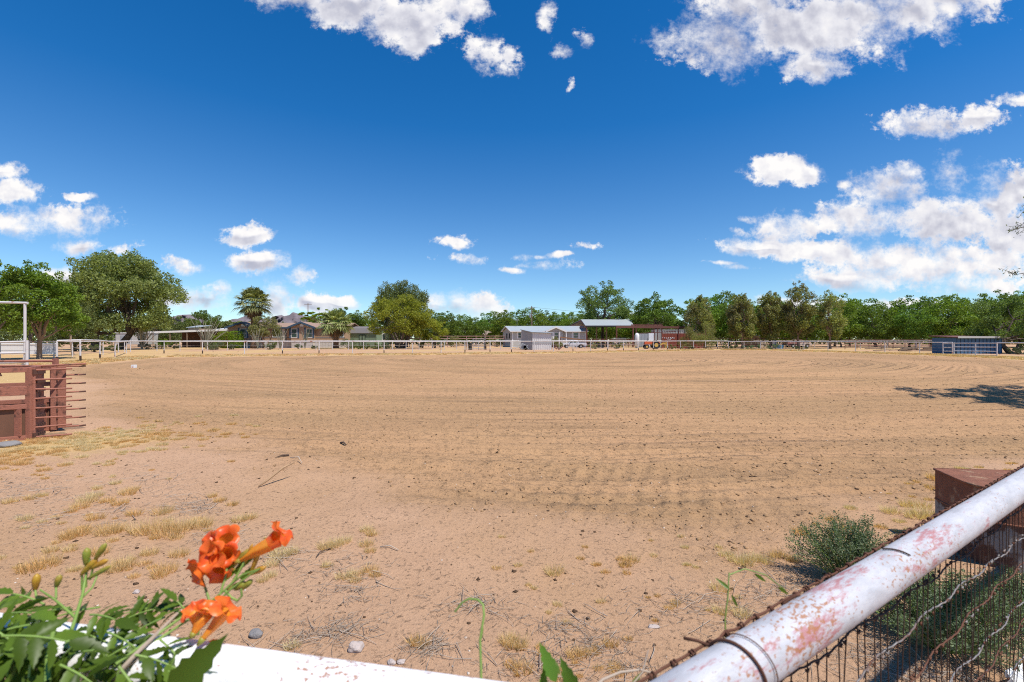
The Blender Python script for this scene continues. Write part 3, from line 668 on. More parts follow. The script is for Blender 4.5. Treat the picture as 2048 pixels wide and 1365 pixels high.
# strip of dead grass along the far fence
TF = []
for i in range(5200):
    e = rs.randint(0, 12); t_ = rs.rand(); a = AW[e]; b_ = AW[(e+1) % len(AW)]; p = a + (b_-a)*t_
    d = np.array([b_[1]-a[1], -(b_[0]-a[0])]); d = -d/np.hypot(*d); o_ = abs(rs.normal())*1.6 + .3
    q = p + d*o_
    if arena_sd(np.array([q[0]]), np.array([q[1]]))[0] > -.2: q = p - d*o_
    if math.hypot(*q) > 18: TF.append((q[0], q[1], rs.uniform(.08, .3), .5))
tufts('fence_line_grass', TF, 7, 0.0022, 'strip of yellow dead grass under the far arena fence', hk=.9)

# litter of twigs and dead stems
def twigs(name, n, fn, L0, L1, r, mat, label, kind='stuff'):
    VV, FF = [], []; k = 0
    for i in range(n):
        x, y, sc_ = fn(i); L = rs.uniform(L0, L1)*sc_; a = rs.uniform(0, 6.28); bend = rs.normal()*.6
        pts = []
        for j in range(4):
            t_ = j/3; aa = a + bend*t_; x += L/3*math.cos(aa)*(j > 0); y += L/3*math.sin(aa)*(j > 0); pts.append((x, y))
        pts = np.array(pts); z = height(pts[:, 0], pts[:, 1]) + r*1.2 + rs.uniform(0, .012, 4)*sc_
        rr_ = r*rs.uniform(.6, 1.3)*(1+.12*y)
        dx = -math.sin(a)*rr_; dy = math.cos(a)*rr_
        v = [];
        for j in range(4):
            tr = 1 - .6*j/3
            v += [(pts[j, 0]+dx*tr, pts[j, 1]+dy*tr, z[j]), (pts[j, 0]-dx*tr, pts[j, 1]-dy*tr, z[j]), (pts[j, 0], pts[j, 1], z[j]+rr_*1.6*tr)]
        f = []
        for j in range(3):
            for q in range(3):
                q2 = (q+1) % 3; f.append((k+3*j+q, k+3*j+q2, k+3*j+3+q2, k+3*j+3+q))
        VV += v; FF += f; k += 12
    o = np_mesh(name, np.array(VV), np.array(FF), mat); o['kind'] = kind; o['label'] = label; o['category'] = 'twigs'; return o
piles = [(640,1270,70),(700,1250,60),(560,1320,50),(480,1330,40),(860,1290,40),(1060,1320,90),(1130,1250,60),(1350,1215,110),(1460,1210,90),(1560,1150,80),(1200,1290,60),(690,1130,80),(560,1110,40),(700,1180,60),
         (120,980,80),(300,960,60),(80,1040,60),(230,1020,70),(370,1010,60),(440,1070,50),(1620,1110,60),(1700,1300,90),(1780,1340,80),(1560,1180,60),(1250,1340,90),(950,1210,60),(30,980,50),(400,1010,40),(1880,1350,80)]
def pile_pt(i):
    c = piles[rs.randint(len(piles))]; px = c[0] + rs.normal()*c[2]*.6; py = c[1] + rs.normal()*c[2]*.22; g = G(px, max(py, 800)); return g.x, g.y, 1.0
def any_pt(i):
    while True:
        px = rs.uniform(-80, 2150); Z = math.exp(rs.uniform(math.log(1.75), math.log(9))); x = XX(px, Z)
        if arena_mask(np.array([x]), np.array([Z]))[0] < rs.rand()*.9+.1: return x, Z, .8
twigs('dry_twigs', 2600, pile_pt, .03, .12, .0011, m_twig, 'mats of dead stems and twigs lying on the sand')
twigs('scattered_litter', 1900, any_pt, .015, .07, .0010, m_twigd, 'dark bits of plant litter scattered over the sand')
def long_pt(i):
    x, y, s = pile_pt(i); return x, y, 1.6
twigs('pale_dead_stems', 130, long_pt, .08, .17, .0018, m_palewood, 'long pale dead stems curling over the sand')

# single sticks, rocks and bits
def stick(name, pts, r, mat, label, cat='stick'):
    mb = MB(); mb.tube(pts, r, 7); return tag(mb.build(name, mat, smooth=True, fix=False), label, cat)
def gz(px, py, z=0.0): 
    g = G(px, py); return Vector((g.x, g.y, float(height(np.array([g.x]), np.array([g.y]))[0]) + z))
a = gz(517, 971, .012)
stick('stick', [a, a + Vector((.05, .07, .04)), a + Vector((.17, .18, .15)), a + Vector((.235, .30, .175))], [.008, .012, .012, .006], pbr('orange_stick', (.36, .23, .13), .85, .4, 14), 'long pale stick propped up from the dirt with a shadow below')
stick('stick', [gz(550, 915, .012), gz(565, 913, .02), gz(578, 912.5, .015)], [.003, .011, .012], m_twigd, 'dark tapering stick lying flat near the pale stick')
stick('stick', [gz(580, 921, .05), gz(597, 921, .06), gz(604, 925, .02)], [.005, .006, .004], m_palewood, 'thin bent twig lying beside the dark stick')
stick('stick', [gz(681, 887, .012), gz(687, 888, .035), gz(692, 891, .015)], [.012, .013, .010], m_twigd, 'short dark curved piece of bark on the tilled dirt')
stick('stick', [gz(660, 1098, .01), gz(640, 1108, .02), gz(632, 1116, .01)], [.003, .004, .003], m_twigd, 'thin brown stick beside straw tufts in front')
stick('stick', [gz(760, 1096, .01), gz(780, 1096, .02), gz(797, 1102, .01)], [.004, .004, .003], m_palewood, 'pale thin stick lying right of the yellow tufts')
def rock(name, c, sz, mat, label, seed, lumps=.25):
    bm = bmesh.new(); bmesh.ops.create_icosphere(bm, subdivisions=3, radius=1.0); r_ = np.random.RandomState(seed); ph = r_.uniform(0, 6, 6)
    for v in bm.verts:
        k = 1 + lumps*(math.sin(v.co.x*2.3+ph[0])*math.cos(v.co.y*2.7+ph[1]) + .5*math.sin(v.co.z*5+ph[2])*math.cos(v.co.x*4+ph[3]))
        p = v.co*k; v.co = Vector((math.copysign(abs(p.x)**.8, p.x)*sz[0], math.copysign(abs(p.y)**.8, p.y)*sz[1], p.z*sz[2]))
    me = bpy.data.meshes.new(name); bm.to_mesh(me); bm.free(); me.materials.append(mat)
    for p in me.polygons: p.use_smooth = True
    o = bpy.data.objects.new(name, me); COL.objects.link(o); o.location = Vector(c) + Vector((0, 0, sz[2]*.45)); return tag(o, label, 'rock')
rock('rock', gz(511, 1266), (.036, .026, .022), m_rock, 'smooth blue grey rock on the sand above the white rail', 1)
rock('rock', gz(713, 1297), (.038, .032, .024), m_rockp, 'pale pinkish rock on the sand above the white rail', 2)
rock('rock', gz(783, 1322), (.020, .016, .012), m_rockp, 'small whitish stone just above the white rail', 3)
rock('rock', gz(803, 1322), (.020, .016, .008), m_rockp, 'flat pinkish stone right of the small whitish stone', 4)
rock('rock', gz(1308, 1254), (.034, .016, .006), m_rockp, 'flat pinkish slab of stone in the bare sand', 5, .4)
rock('rock', gz(273, 1182), (.020, .014, .012), m_rockp, 'little cream stone behind the trumpet vine', 6)
rock('rock', gz(14, 893), (.15, .11, .05), m_rock, 'flat grey rock at the foot of the red chute', 7, .15)
# ------------------------------------------------------------------ near pipe fence at the camera
def axis_pipe(name, a, b, r, mat, parent, n=40, seg=60):
    """pipe along local X so its paint texture runs along it"""
    a = Vector(a); b = Vector(b); L = (b-a).length; org = ORG[parent.name]
    mb = MB(); mb.tube([(L*i/seg, 0, 0) for i in range(seg+1)], r, n)
    me = bpy.data.meshes.new(name); me.from_pydata(mb.v, [], mb.f); me.materials.append(mat)
    for p in me.polygons: p.use_smooth = len(p.vertices) == 4
    o = bpy.data.objects.new(name, me); COL.objects.link(o); o.parent = parent
    d = (b-a).normalized(); o.rotation_euler = d.to_track_quat('X', 'Z').to_euler(); o.location = a - org
    ORG[o.name] = a; return o
R0 = 0.0302; zr = CH - 0.39
corner = Vector((0.1165, 0.446, zr))
u1 = Vector((.850, .527, 0)).normalized(); u2 = Vector((-.984, .179, 0)).normalized()
n1 = Vector((-.527, .850, 0)).normalized()      # towards the arena
nf = thing('pipe_fence', (corner.x, corner.y, 0), 'white painted pipe fence right under the camera with red scuffs and rusty wire mesh', 'fence')
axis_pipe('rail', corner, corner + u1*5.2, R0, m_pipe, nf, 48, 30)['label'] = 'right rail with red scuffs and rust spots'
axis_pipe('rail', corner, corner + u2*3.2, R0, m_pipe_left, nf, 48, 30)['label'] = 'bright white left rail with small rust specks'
for p in (corner, corner + u1*3.9, corner + u2*3.0):
    MB().tube([(p.x, p.y, -.2), (p.x, p.y, zr-.012)], R0, 24).build('post', m_pipe, nf, smooth=False)
rs = np.random.RandomState(11)
def wobble(p, a): return Vector((p.x + rs.normal()*a, p.y + rs.normal()*a, p.z + rs.normal()*a))
mp = corner + n1*0.0335          # plane of the mesh just beyond the pipe
mesh = MB(); mdark = MB(); mgrey = MB()
LF = 4.6; sp = 0.034; nW = int(LF/sp)
lines = [(-.015, 'r'), (.0, None), (.125, 'd'), (.205, 'g'), (.295, 'r'), (.395, 'g'), (.475, 'r'), (.575, 'g'), (.69, 'r'), (.81, 'g'), (.93, 'r')]
top_z = zr + .013
# top strand
pts = [wobble(mp + u1*(i*sp*.5 - .25) + Vector((0, 0, top_z - zr)), .0012) for i in range(int((LF+.25)/(sp*.5)))]
mesh.tube(pts, .0017, 6)
for dz, kind in lines[2:]:
    tgt = {'d': mdark, 'g': mgrey, 'r': mesh}[kind]; ph = rs.uniform(0, 6)
    pts = [mp + u1*(i*sp*.25 - .2) + Vector((0, 0, top_z - zr - dz + .008*math.sin(i*.035+ph) + .0012*math.sin(i*1.57+ph))) + n1*(.004*math.sin(i*.23+ph)) for i in range(int((LF+.2)/(sp*.25)))]
    tgt.tube(pts, .0016, 5)
zs_ = [top_z] + [top_z - l[0] for l in lines[2:]]
for i in range(-3, nW):
    x = i*sp; ph = rs.uniform(0, 6); am = rs.uniform(.006, .018)
    base = mp + u1*x
    # knot round the top strand
    for q in range(2):
        k0 = base + u1*(rs.uniform(-.003, .003)+q*.004); k0.z = top_z
        ring = [k0 + n1*(math.cos(a)*.0032) + Vector((0, 0, math.sin(a)*.0032)) for a in np.linspace(0, 6.2, 8)]
        mesh.tube(ring, .0013, 5)
    pts = []
    lean = rs.normal()*.006
    for j in range(0, 46):
        dz = j*.021; off = am*math.sin(dz*13+ph)*min(1, dz*8) + lean*dz*3
        pts.append(base + u1*off + n1*(.003*math.sin(dz*15+ph)) + Vector((0, 0, top_z-zr-dz)))
    mdark.tube(pts, .00105, 5)
    for zz in zs_[1:]:
        k0 = base + u1*(lean*(top_z-zz)*3 + am*math.sin((top_z-zz)*13+ph)); k0.z = zz
        (mdark if zz == zs_[1] else mgrey if rs.rand() < .5 else mesh).tube([k0 - u1*.004 + Vector((0, 0, .002)), k0 + Vector((0, 0, -.003)), k0 + u1*.004 + Vector((0, 0, .002))], .0019, 5)
w1 = mesh.build('wire_mesh', m_wire, nf, smooth=True, fix=False); w1['label'] = 'rusty red brown strands with wrapped knots'
w2 = mdark.build('wire_mesh', m_wire_dark, nf, smooth=True, fix=False); w2['label'] = 'dark wavy upright wires of the mesh'
w3 = mgrey.build('wire_mesh', m_wire_grey, nf, smooth=True, fix=False); w3['label'] = 'grey twisted cross wires of the mesh'
# tie wires wrapped round the pipe
def wrap(s, turn0, turn1, k, r=R0+.0025, wr=.0019, mat=m_wire, tail=None):
    c = corner + u1*s; pts = []
    for i in range(k+1):
        a = turn0 + (turn1-turn0)*i/k; pts.append(c + u1*(.022*i/k) + n1*(math.cos(a)*r) + Vector((0, 0, math.sin(a)*r)))
    if tail: pts = [Vector(t) for t in tail(pts[0])] + pts
    MB().tube(pts, wr, 6).build('tie_wire', mat, nf, smooth=True, fix=False)
def t1(p): return [p + n1*.022 + u1*(-.020) + Vector((0, 0, .004)), p + n1*.010 + u1*(-.010) + Vector((0, 0, .004))]
wrap(.165, .5, 4.2, 26, tail=t1)
wrap(.190, 1.0, 4.4, 22, wr=.0007, mat=m_wire)
wrap(.335, .35, 1.0, 6, wr=.0022)
wrap(.62, 1.2, 2.2, 10, wr=.0014, mat=m_wire_dark)

# ------------------------------------------------------------------ rusted tank
def tank():
    A0 = G(1868, 1072); Zt = A0.y; x0, y0 = A0.x, A0.y; H = .535
    t = thing('rusty_tank', (x0+.5, y0-.3, 0), 'rusty brown half round steel tank upside down beside the white rail', 'tank')
    n = 30; wdt = 1.15; dp = .80; edge = []
    bx, by = Vector((1, -.10, 0)).normalized(), Vector((-.10, -1, 0)).normalized()
    ctl = [(3.34, 3.60), (3.29, 3.42), (3.25, 3.25), (3.29, 3.13), (3.42, 3.04), (3.62, 2.99), (3.86, 3.01), (4.04, 3.14), (4.12, 3.34), (4.10, 3.52)]
    for i in range(n+1):
        u = i/n*(len(ctl)-1); k = min(int(u), len(ctl)-2); f = u-k; P_ = [Vector((*ctl[max(0, min(len(ctl)-1, k+o))], 0)) for o in (-1, 0, 1, 2)]
        edge.append(0.5*((2*P_[1]) + (P_[2]-P_[0])*f + (2*P_[0]-5*P_[1]+4*P_[2]-P_[3])*f*f + (3*P_[1]-P_[0]-3*P_[2]+P_[3])*f**3))
    top = MB(); m = MB(); lip = MB()
    pts = [Vector((p.x, p.y, H)) for p in edge]
    top.add(pts + [Vector((p.x, p.y, H-.012)) for p in edge], [tuple(range(n+1)), tuple(range(2*n+1, n, -1))] + [(i, (i+1) % (n+1), n+1+(i+1) % (n+1), n+1+i) for i in range(n+1)])
    top.build('top_plate', m_rustdrum, t, bevel=0)
    def shrink(p, k): 
        c = Vector((3.7, 3.3, 0))
        return c + (p-c)*k
    e2 = [shrink(p, .988) for p in edge]
    for (z0, z1, mt, nm) in ((.30, H-.012, m_rustdrum, 'rusted_side'), (-.05, .30, m_rustgrey, 'grey_side')):
        s = MB(); k2 = [(p.x, p.y, z0) for p in e2] + [(p.x, p.y, z1) for p in e2]
        s.add(k2, [(i, (i+1) % (n+1), n+1+(i+1) % (n+1), n+1+i) for i in range(n+1)]); s.build(nm, mt, t)
    s = MB(); s.tube([(p.x, p.y, H-.006) for p in edge] + [(edge[0].x, edge[0].y, H-.006)], .009, 6); s.build('rim', m_rustdrum, t, smooth=True)
    s = MB(); s.tube([(p.x, p.y, .30) for p in e2], .007, 6); s.build('seam', m_rustdrum, t, smooth=True)
tank()
# ------------------------------------------------------------------ saltbushes by the fence
def bush(name, c, rad, n, L, wd, mat, label, seed, stems=40, group=None):
    r_ = np.random.RandomState(seed); t = thing(name, (c[0], c[1], 0), label, 'bush', group)
    mb = MB(); CC = []; dirs = []
    for i in range(stems):
        a = r_.uniform(0, 6.28); e = r_.uniform(.0, 1.0)**.7; d = Vector((math.cos(a)*e*rad[0], math.sin(a)*e*rad[1], rad[2]*(1.05-.55*e*e)*r_.uniform(.7, 1.08)))
        p0 = Vector((c[0] + math.cos(a)*rad[0]*.12, c[1] + math.sin(a)*rad[1]*.12, -.01)); p2 = Vector((c[0], c[1], 0)) + d; p1 = p0.lerp(p2, .5) + Vector((0, 0, .03))
        mb.tube([p0, p1, p2], [.0035, .0026, .0010], 4, False)
        for q in range(int(n/stems)):
            tt = r_.uniform(.2, 1.0)**.8; p = (p0.lerp(p1, tt*2) if tt < .5 else p1.lerp(p2, tt*2-1)); j = r_.normal(size=3)*.022*(1.1-tt*.5)
            CC.append((p.x+j[0], p.y+j[1], max(.005, p.z+j[2])))
    CC = np.array(CC); V_, F_ = leaves(r_, CC, L, wd); np_mesh('foliage', V_, F_, mat, t)
    mb.build('stem', m_vstem, t, smooth=True, fix=False); return t
g = G(1700, 1165); bush('saltbush', (g.x, g.y), (.40, .32, .40), 17000, .016, .006, f_salt, 'feathery green saltbush beyond the pipe rail left of the rusty tank', 3, 90)
g = G(1880, 1290); bush('saltbush', (g.x, g.y), (.46, .40, .34), 24000, .016, .006, f_salt, 'wide green saltbush seen through the wire mesh below the rail', 4, 120)
g = G(2080, 1250); bush('saltbush', (g.x, g.y), (.36, .30, .28), 12000, .016, .006, f_salt, 'green saltbush at the right edge behind the mesh', 5, 70)
# weathered board behind the mesh
gq = G(2010, 1375); bo = MB(); bo.hexa((gq.x, gq.y, .05), (gq.x+.10, gq.y+.02, .07), (gq.x+.11, gq.y-.02, .01), (gq.x+.02, gq.y-.04, .0), (0, 0, .025))
tag(bo.build('board', m_white), 'pale weathered board lying under the mesh at the lower right corner', 'board')

# ------------------------------------------------------------------ trumpet vine
rs = np.random.RandomState(21)
vine = thing('trumpet_vine', (-.35, .50, CH-.6), 'green trumpet vine with orange flowers and yellow buds leaning over the white rail', 'vine')
def leaflet(mb, p, d, nrm, L, Wd, fold=.25, curl=.15):
    d = Vector(d).normalized(); nrm = Vector(nrm); nrm = (nrm - d*nrm.dot(d)).normalized(); s = d.cross(nrm)
    N = 11; vs = []; fs = []
    for i in range(N+1):
        t = i/N; wdt = Wd*(math.sin(math.pi*min(1, t**.75))**.9)*(1-.25*t)
        if i not in (0, N): wdt *= 1.12 if i % 2 else .84
        tooth = L*.03 if i % 2 else 0
        m = Vector(p) + d*(L*t) - nrm*(curl*L*t*t)
        vs += [m, m + s*wdt + nrm*(fold*wdt) + d*tooth, m - s*wdt + nrm*(fold*wdt) + d*tooth]
    for i in range(N):
        a = 3*i; b = 3*(i+1)
        fs += [(a, a+1, b+1, b), (a, b, b+2, a+2)]
    mb.add(vs, fs)
def compound(mb, st, p, d, L, pairs=3, ll=.045):
    d = Vector(d).normalized(); up = Vector((rs.normal()*.35, -.35 + rs.normal()*.3, 1)).normalized(); s = d.cross(up).normalized(); p = Vector(p)
    pts = [p + d*(L*t) + Vector((0, 0, -.18*L*t*t)) for t in (0, .25, .5, .75, 1)]
    st.tube(pts, [.0013, .0012, .0011, .001, .0007], 5, False)
    for i in range(pairs):
        q = pts[1+i] if i+1 < len(pts) else pts[-1]
        for sg in (-1, 1):
            dd = d*.55 + s*sg*.9 + Vector((0, 0, -.25)) + Vector(rs.normal(size=3))*.18
            leaflet(mb, q, dd, up + Vector(rs.normal(size=3))*.3, ll*rs.uniform(.8, 1.15), ll*rs.uniform(.15, .22), rs.uniform(.1, .4), rs.uniform(.1, .4))
    leaflet(mb, pts[-1], d + Vector((0, 0, -.3)), up, ll*1.2, ll*.25)
lv = MB(); st = MB()
cl_ = [  # leaf bases (px, py, depth) and direction on the picture (dx, dy), size
 (200,1215,.60,-1,-.05,.10,.034),(140,1215,.58,-1,.1,.11,.040),(180,1230,.56,1,-.2,.07,.034),(110,1240,.54,-1,.35,.09,.040),(60,1250,.52,-1,0,.08,.042),
 (370,1230,.58,-1,-.25,.08,.032),(380,1235,.58,-.6,-.9,.05,.028),(340,1260,.57,-.2,.9,.05,.032),(250,1240,.58,.8,-.4,.06,.034),(230,1250,.55,.2,1,.07,.036),(300,1270,.54,-.6,.6,.08,.038),
 (320,1280,.53,.8,.4,.07,.036),(260,1290,.52,-.8,.3,.08,.040),(200,1290,.51,.2,1,.07,.040),(150,1290,.50,-.7,.6,.08,.044),(100,1300,.50,-.5,.8,.08,.044),(40,1290,.49,-.8,.4,.08,.044),
 (350,1310,.51,-.3,1,.06,.040),(300,1330,.50,.1,1,.06,.040),(240,1330,.49,-.2,1,.06,.042),(180,1330,.49,.4,1,.07,.044),(60,1330,.48,.2,1,.07,.044),(10,1330,.48,.3,1,.07,.044),
 (10,1230,.55,.8,-.3,.08,.040),(0,1270,.52,1,.1,.09,.042),(-30,1300,.50,1,.2,.09,.044),(130,1260,.54,.9,.2,.08,.036),(290,1225,.59,-.9,.25,.07,.030),(330,1215,.60,-.8,-.2,.07,.030),
 (330,1235,.57,-1,.3,.07,.032),(90,1210,.57,-.7,-.45,.07,.034),(30,1215,.56,-.8,-.2,.07,.038),(270,1310,.50,.9,.3,.07,.040),(120,1330,.48,.9,.2,.07,.042),(215,1265,.54,.9,.1,.08,.034),(330,1345,.50,.9,-.1,.06,.036)]
for (px, py, Z, dx, dy, L, ll) in cl_:
    p = P(px, py, Z); d = Vector((dx, rs.uniform(-.35, .25), -dy)); compound(lv, st, p, d, L*.62, 3, ll*.82)
for i in range(17):
    px, py = rs.uniform(-40, 330), rs.uniform(1250, 1400); Z = rs.uniform(.47, .55)
    compound(lv, st, P(px, py, Z), (rs.normal(), rs.uniform(-.5, .5), rs.normal()*.6 - .2), .06, 3, .034)
# the one big leaf over the rail
leaflet(lv, P(330, 1400, .46), P(432, 1292, .47)-P(330, 1400, .46), (.2, -1, .4), .078, .017, .25, .05)
lv.build('foliage', f_vine, vine, smooth=True, fix=False)
def pathst(pp, r0, r1):
    pts = [P(*q) for q in pp]; st.tube(pts, [r0 + (r1-r0)*i/(len(pts)-1) for i in range(len(pts))], 7, False)
pathst([(230,1330,.50),(300,1280,.54),(370,1230,.57),(420,1205,.58),(450,1180,.585),(470,1160,.59),(490,1120,.60)], .0019, .0011)
pathst([(300,1290,.54),(380,1238,.575),(430,1210,.58),(460,1180,.585),(500,1150,.59),(520,1138,.59)], .0016, .0010)
pathst([(450,1182,.585),(462,1195,.585),(475,1202,.585),(484,1192,.585),(482,1178,.585)], .0016, .0014)
pathst([(440,1190,.58),(452,1150,.59),(455,1120,.60)], .0015, .0012)
pathst([(420,1205,.58),(405,1160,.59),(400,1140,.60)], .0015, .0012)
pathst([(465,1165,.59),(490,1125,.60),(505,1105,.60)], .0015, .0012)
pathst([(455,1175,.59),(485,1150,.595),(520,1138,.595)], .0015, .0012)
pathst([(380,1240,.58),(400,1255,.58),(396,1270,.58)], .0014, .0012)
pathst([(130,1300,.50),(150,1240,.55),(165,1190,.58),(172,1150,.60),(180,1118,.60)], .0022, .0011)
pathst([(160,1200,.58),(185,1175,.59),(195,1150,.60)], .0014, .0010)
pathst([(150,1235,.56),(110,1200,.58),(80,1180,.59)], .0016, .0010)
for q_ in ([(172,1175,.6),(172,1126,.6)], [(180,1160,.6),(191,1116,.6)], [(164,1180,.6),(164,1146,.6)], [(74,1205,.59),(70,1178,.6)], [(112,1198,.59),(112,1172,.6)]): pathst(q_, .0014, .0011)
pathst([(95,1365,.47),(96,1310,.50),(110,1250,.53)], .0030, .0022)
st.build('stem', m_vstem, vine, smooth=True, fix=False)
# bare woody twig
tw = MB(); tw.tube([P(222, 1362, .50), P(270, 1310, .52), P(320, 1262, .55), P(356, 1226, .57)], [.0035, .0028, .0022, .0016], 7); tw.tube([P(238, 1345, .51), P(290, 1308, .53), P(325, 1300, .54)], [.002, .0015, .001], 6)
tw.build('woody_twig', m_twig, vine, smooth=True, fix=False)
def flower(base, mouth, face, r, lobes=5, flare=1.0, r_tube=.006, name='flower', seed=0, twist=0.0, petal_k=1.0):
    """funnel from base to mouth, five rolled lobes round the mouth facing `face`"""
    base, mouth, face = Vector(base), Vector(mouth), Vector(face).normalized(); r_ = np.random.RandomState(seed)
    N, M = 9, 40; tb = MB(); vs = []; fs = []
    ax0 = (mouth-base).normalized()
    for i in range(N+1):
        t = i/N; c = base.lerp(mouth, t) ; d = ax0.lerp(face, t**2).normalized()
        x = d.cross(Vector((.3, .2, 1))).normalized(); y = d.cross(x); rad = .0018 + (r_tube-.0018)*min(1, t*1.35)**.8 + .0015*t**4
        for j in range(M):
            a = 6.2832*j/M; vs.append(c + (x*math.cos(a) + y*math.sin(a))*rad*(1+.06*math.cos(5*a)))
    for i in range(N):
        for j in range(M): fs.append((i*M+j, i*M+(j+1) % M, (i+1)*M+(j+1) % M, (i+1)*M+j))
    tb.add(vs, fs)
    pt = MB(); vs = []; fs = []; K = 10
    x = face.cross(Vector((.3, .2, 1))).normalized(); y = face.cross(x)
    ph = [r_.uniform(-.25, .25) for _ in range(lobes)]; sc_ = [r_.uniform(.8, 1.2) for _ in range(lobes)]
    for i in range(K+1):
        t = i/K
        for j in range(M):
            a = 6.2832*j/M + twist; lobe = int((j/M)*lobes) % lobes; la = abs(math.sin(lobes*(a-twist)/2))**.55
            reach = r_tube*1.15 + (r-r_tube)*t*(.55 + .45*la)*sc_[lobe]*petal_k
            z = r_tube*1.6*t - flare*r*(.75*t*t)*(.35+.65*la) + r*.06*math.sin(a*3+seed)*t + ph[lobe]*r*t*t
            vs.append(mouth + (x*math.cos(a) + y*math.sin(a))*reach + face*z)
    for i in range(K):
        for j in range(M): fs.append((i*M+j, i*M+(j+1) % M, (i+1)*M+(j+1) % M, (i+1)*M+j))
    pt.add(vs, fs)
    f = tb.build(name, m_tubef, vine, smooth=True, fix=False)
    q = pt.build('petals', m_petal, f, smooth=True, fix=False)
    s = MB(); s.tube([base.lerp(mouth, -.12), base, base.lerp(mouth, .12)], [.0016, .0034, .0040], 8); s.build('calyx', m_budg, f, smooth=True, fix=False)
    return f
Zf = .60
tocam = Vector((0, -1, .15))
def D(dx, dz, dy=-.6): return Vector((dx, dy, dz)).normalized()
flower(P(470, 1125, .64), P(452, 1078, .61), D(.10, .75, -.55), .0185, seed=1, flare=.35, r_tube=.0075)
flower(P(462, 1120, .64), P(424, 1090, .60), D(-.6, .45, -.8), .0195, seed=2, flare=.5, r_tube=.007)
flower(P(466, 1130, .64), P(428, 1112, .585), D(-.25, .35, -.8), .0215, seed=3, flare=.75, r_tube=.008, petal_k=.95)
flower(P(462, 1140, .64), P(402, 1138, .585), D(-.6, -.25, -.8), .0200, seed=4, flare=.6, r_tube=.0075)
flower(P(466, 1140, .63), P(437, 1140, .59), D(.05, -.4, -.8), .0165, seed=5, flare=.6, r_tube=.007)
flower(P(468, 1128, .63), P(452, 1108, .595), D(.5, .1, -.8), .0170, seed=15, flare=.6, r_tube=.007)
flower(P(474, 1124, .60), P(540, 1088, .60), D(.8, .5, .3), .0105, seed=6, flare=.25, r_tube=.0075)
flower(P(512, 1108, .615), P(560, 1066, .61), D(.60, .70, .30), .0215, seed=7, flare=.75, r_tube=.0068, petal_k=.9)
flower(P(401, 1284, .53), P(452, 1222, .545), D(.75, .60, .25), .0205, seed=8, flare=.8, r_tube=.0062)
flower(P(384, 1272, .53), P(416, 1222, .545), D(.2, .9, .1), .0170, seed=9, flare=.5, r_tube=.0075)
flower(P(392, 1255, .55), P(390, 1224, .555), D(-.3, .9, -.2), .0160, seed=10, flare=.5, r_tube=.006)
def bud(a, b, r, mat=m_bud):
    a, b = Vector(a), Vector(b); s = MB(); pts = [a.lerp(b, t) for t in (0, .15, .4, .65, .85, 1)]
    s.tube(pts, [r*.30, r*.5, r*.66, r*.76, r*.62, r*.12], 10); o = s.build('bud', mat, vine, smooth=True, fix=False)
    return o
for (x0, y0, x1, y1, r, m_) in [(172,1130,174,1096,.0062,m_budg),(190,1120,212,1087,.0052,m_budg),(162,1150,195,1118,.0056,m_bud),(180,1138,216,1120,.0050,m_bud),(176,1158,222,1132,.0042,m_budg),
    (70,1182,74,1148,.0062,m_bud),(112,1176,120,1150,.0052,m_budg),(496,1150,532,1134,.0052,m_bud),(470,1180,492,1165,.0056,m_budg),(482,1180,505,1160,.0052,m_budg),(455,1180,480,1168,.0045,m_budg),
    (490,1128,505,1088,.0034,m_bud),(500,1150,520,1100,.0042,m_bud),(472,1125,500,1098,.0048,m_budg)]:
    bud(P(x0, y0, .60), P(x1, y1, .60), r, m_)
for (x0, y0, x1, y1) in [(455,1140,470,1120),(470,1150,485,1125),(440,1165,460,1150),(470,1140,500,1120),(480,1160,500,1140)]:
    s = MB(); leaflet(s, P(x0, y0, .60), P(x1, y1, .60)-P(x0, y0, .60), (0, -1, .4), .028, .004); s.build('bract', f_vine, vine, smooth=True, fix=False)
# fallen petal on the rail
fp = MB(); leaflet(fp, P(412, 1288, .545), (1, 0, .05), (0, -.2, 1), .020, .006, .3, .2); tag(fp.build('fallen_petal', m_petal, smooth=True, fix=False), 'fallen orange petal resting on the white rail', 'petal')
# sprouts rising in front of the rail
def sprout(label, stems, lvs, mat=f_vine, sm=m_vstem):
    p0 = P(*stems[0][0][0]); t = thing('vine_sprout', (p0.x, p0.y, p0.z), label, 'plant')
    mb = MB()
    for pp, r0, r1 in stems:
        pts = [P(*q) for q in pp]; mb.tube(pts, [r0+(r1-r0)*i/(len(pts)-1) for i in range(len(pts))], 7, False)
    mb.build('stem', sm, t, smooth=True, fix=False)
    if lvs:
        for (x0, y0, x1, y1, Z, wd, nrm) in lvs:
            lb = MB(); a, b = P(x0, y0, Z), P(x1, y1, Z*1.02); leaflet(lb, a, b-a, nrm, (b-a).length, wd, .3, .05)
            lb.build('leaf', mat, t, smooth=True, fix=False)
    return t
sprout('thin green tendril hooked over at its tip above the white rail', [([(962,1420,.5),(962,1340,.52),(960,1280,.53),(968,1230,.535),(966,1210,.54),(956,1200,.545),(938,1198,.55),(924,1206,.55),(910,1224,.55)], .0016, .0011)], [(962,1282,968,1235,.53,.0022,(1, -.3, .2))])
sprout('two broad light green leaves poking up at the bottom edge', [([(1120,1440,.5),(1125,1390,.5),(1128,1350,.51)], .0015, .001)], [(1112,1365,1080,1286,.50,.0085,(.3, -1, .3)),(1160,1400,1120,1316,.50,.0095,(-.3, -1, .3)),(1120,1350,1100,1310,.53,.004,(.8, -1, .3)),(1082,1390,1090,1330,.5,.006,(.5, -1, .2))])
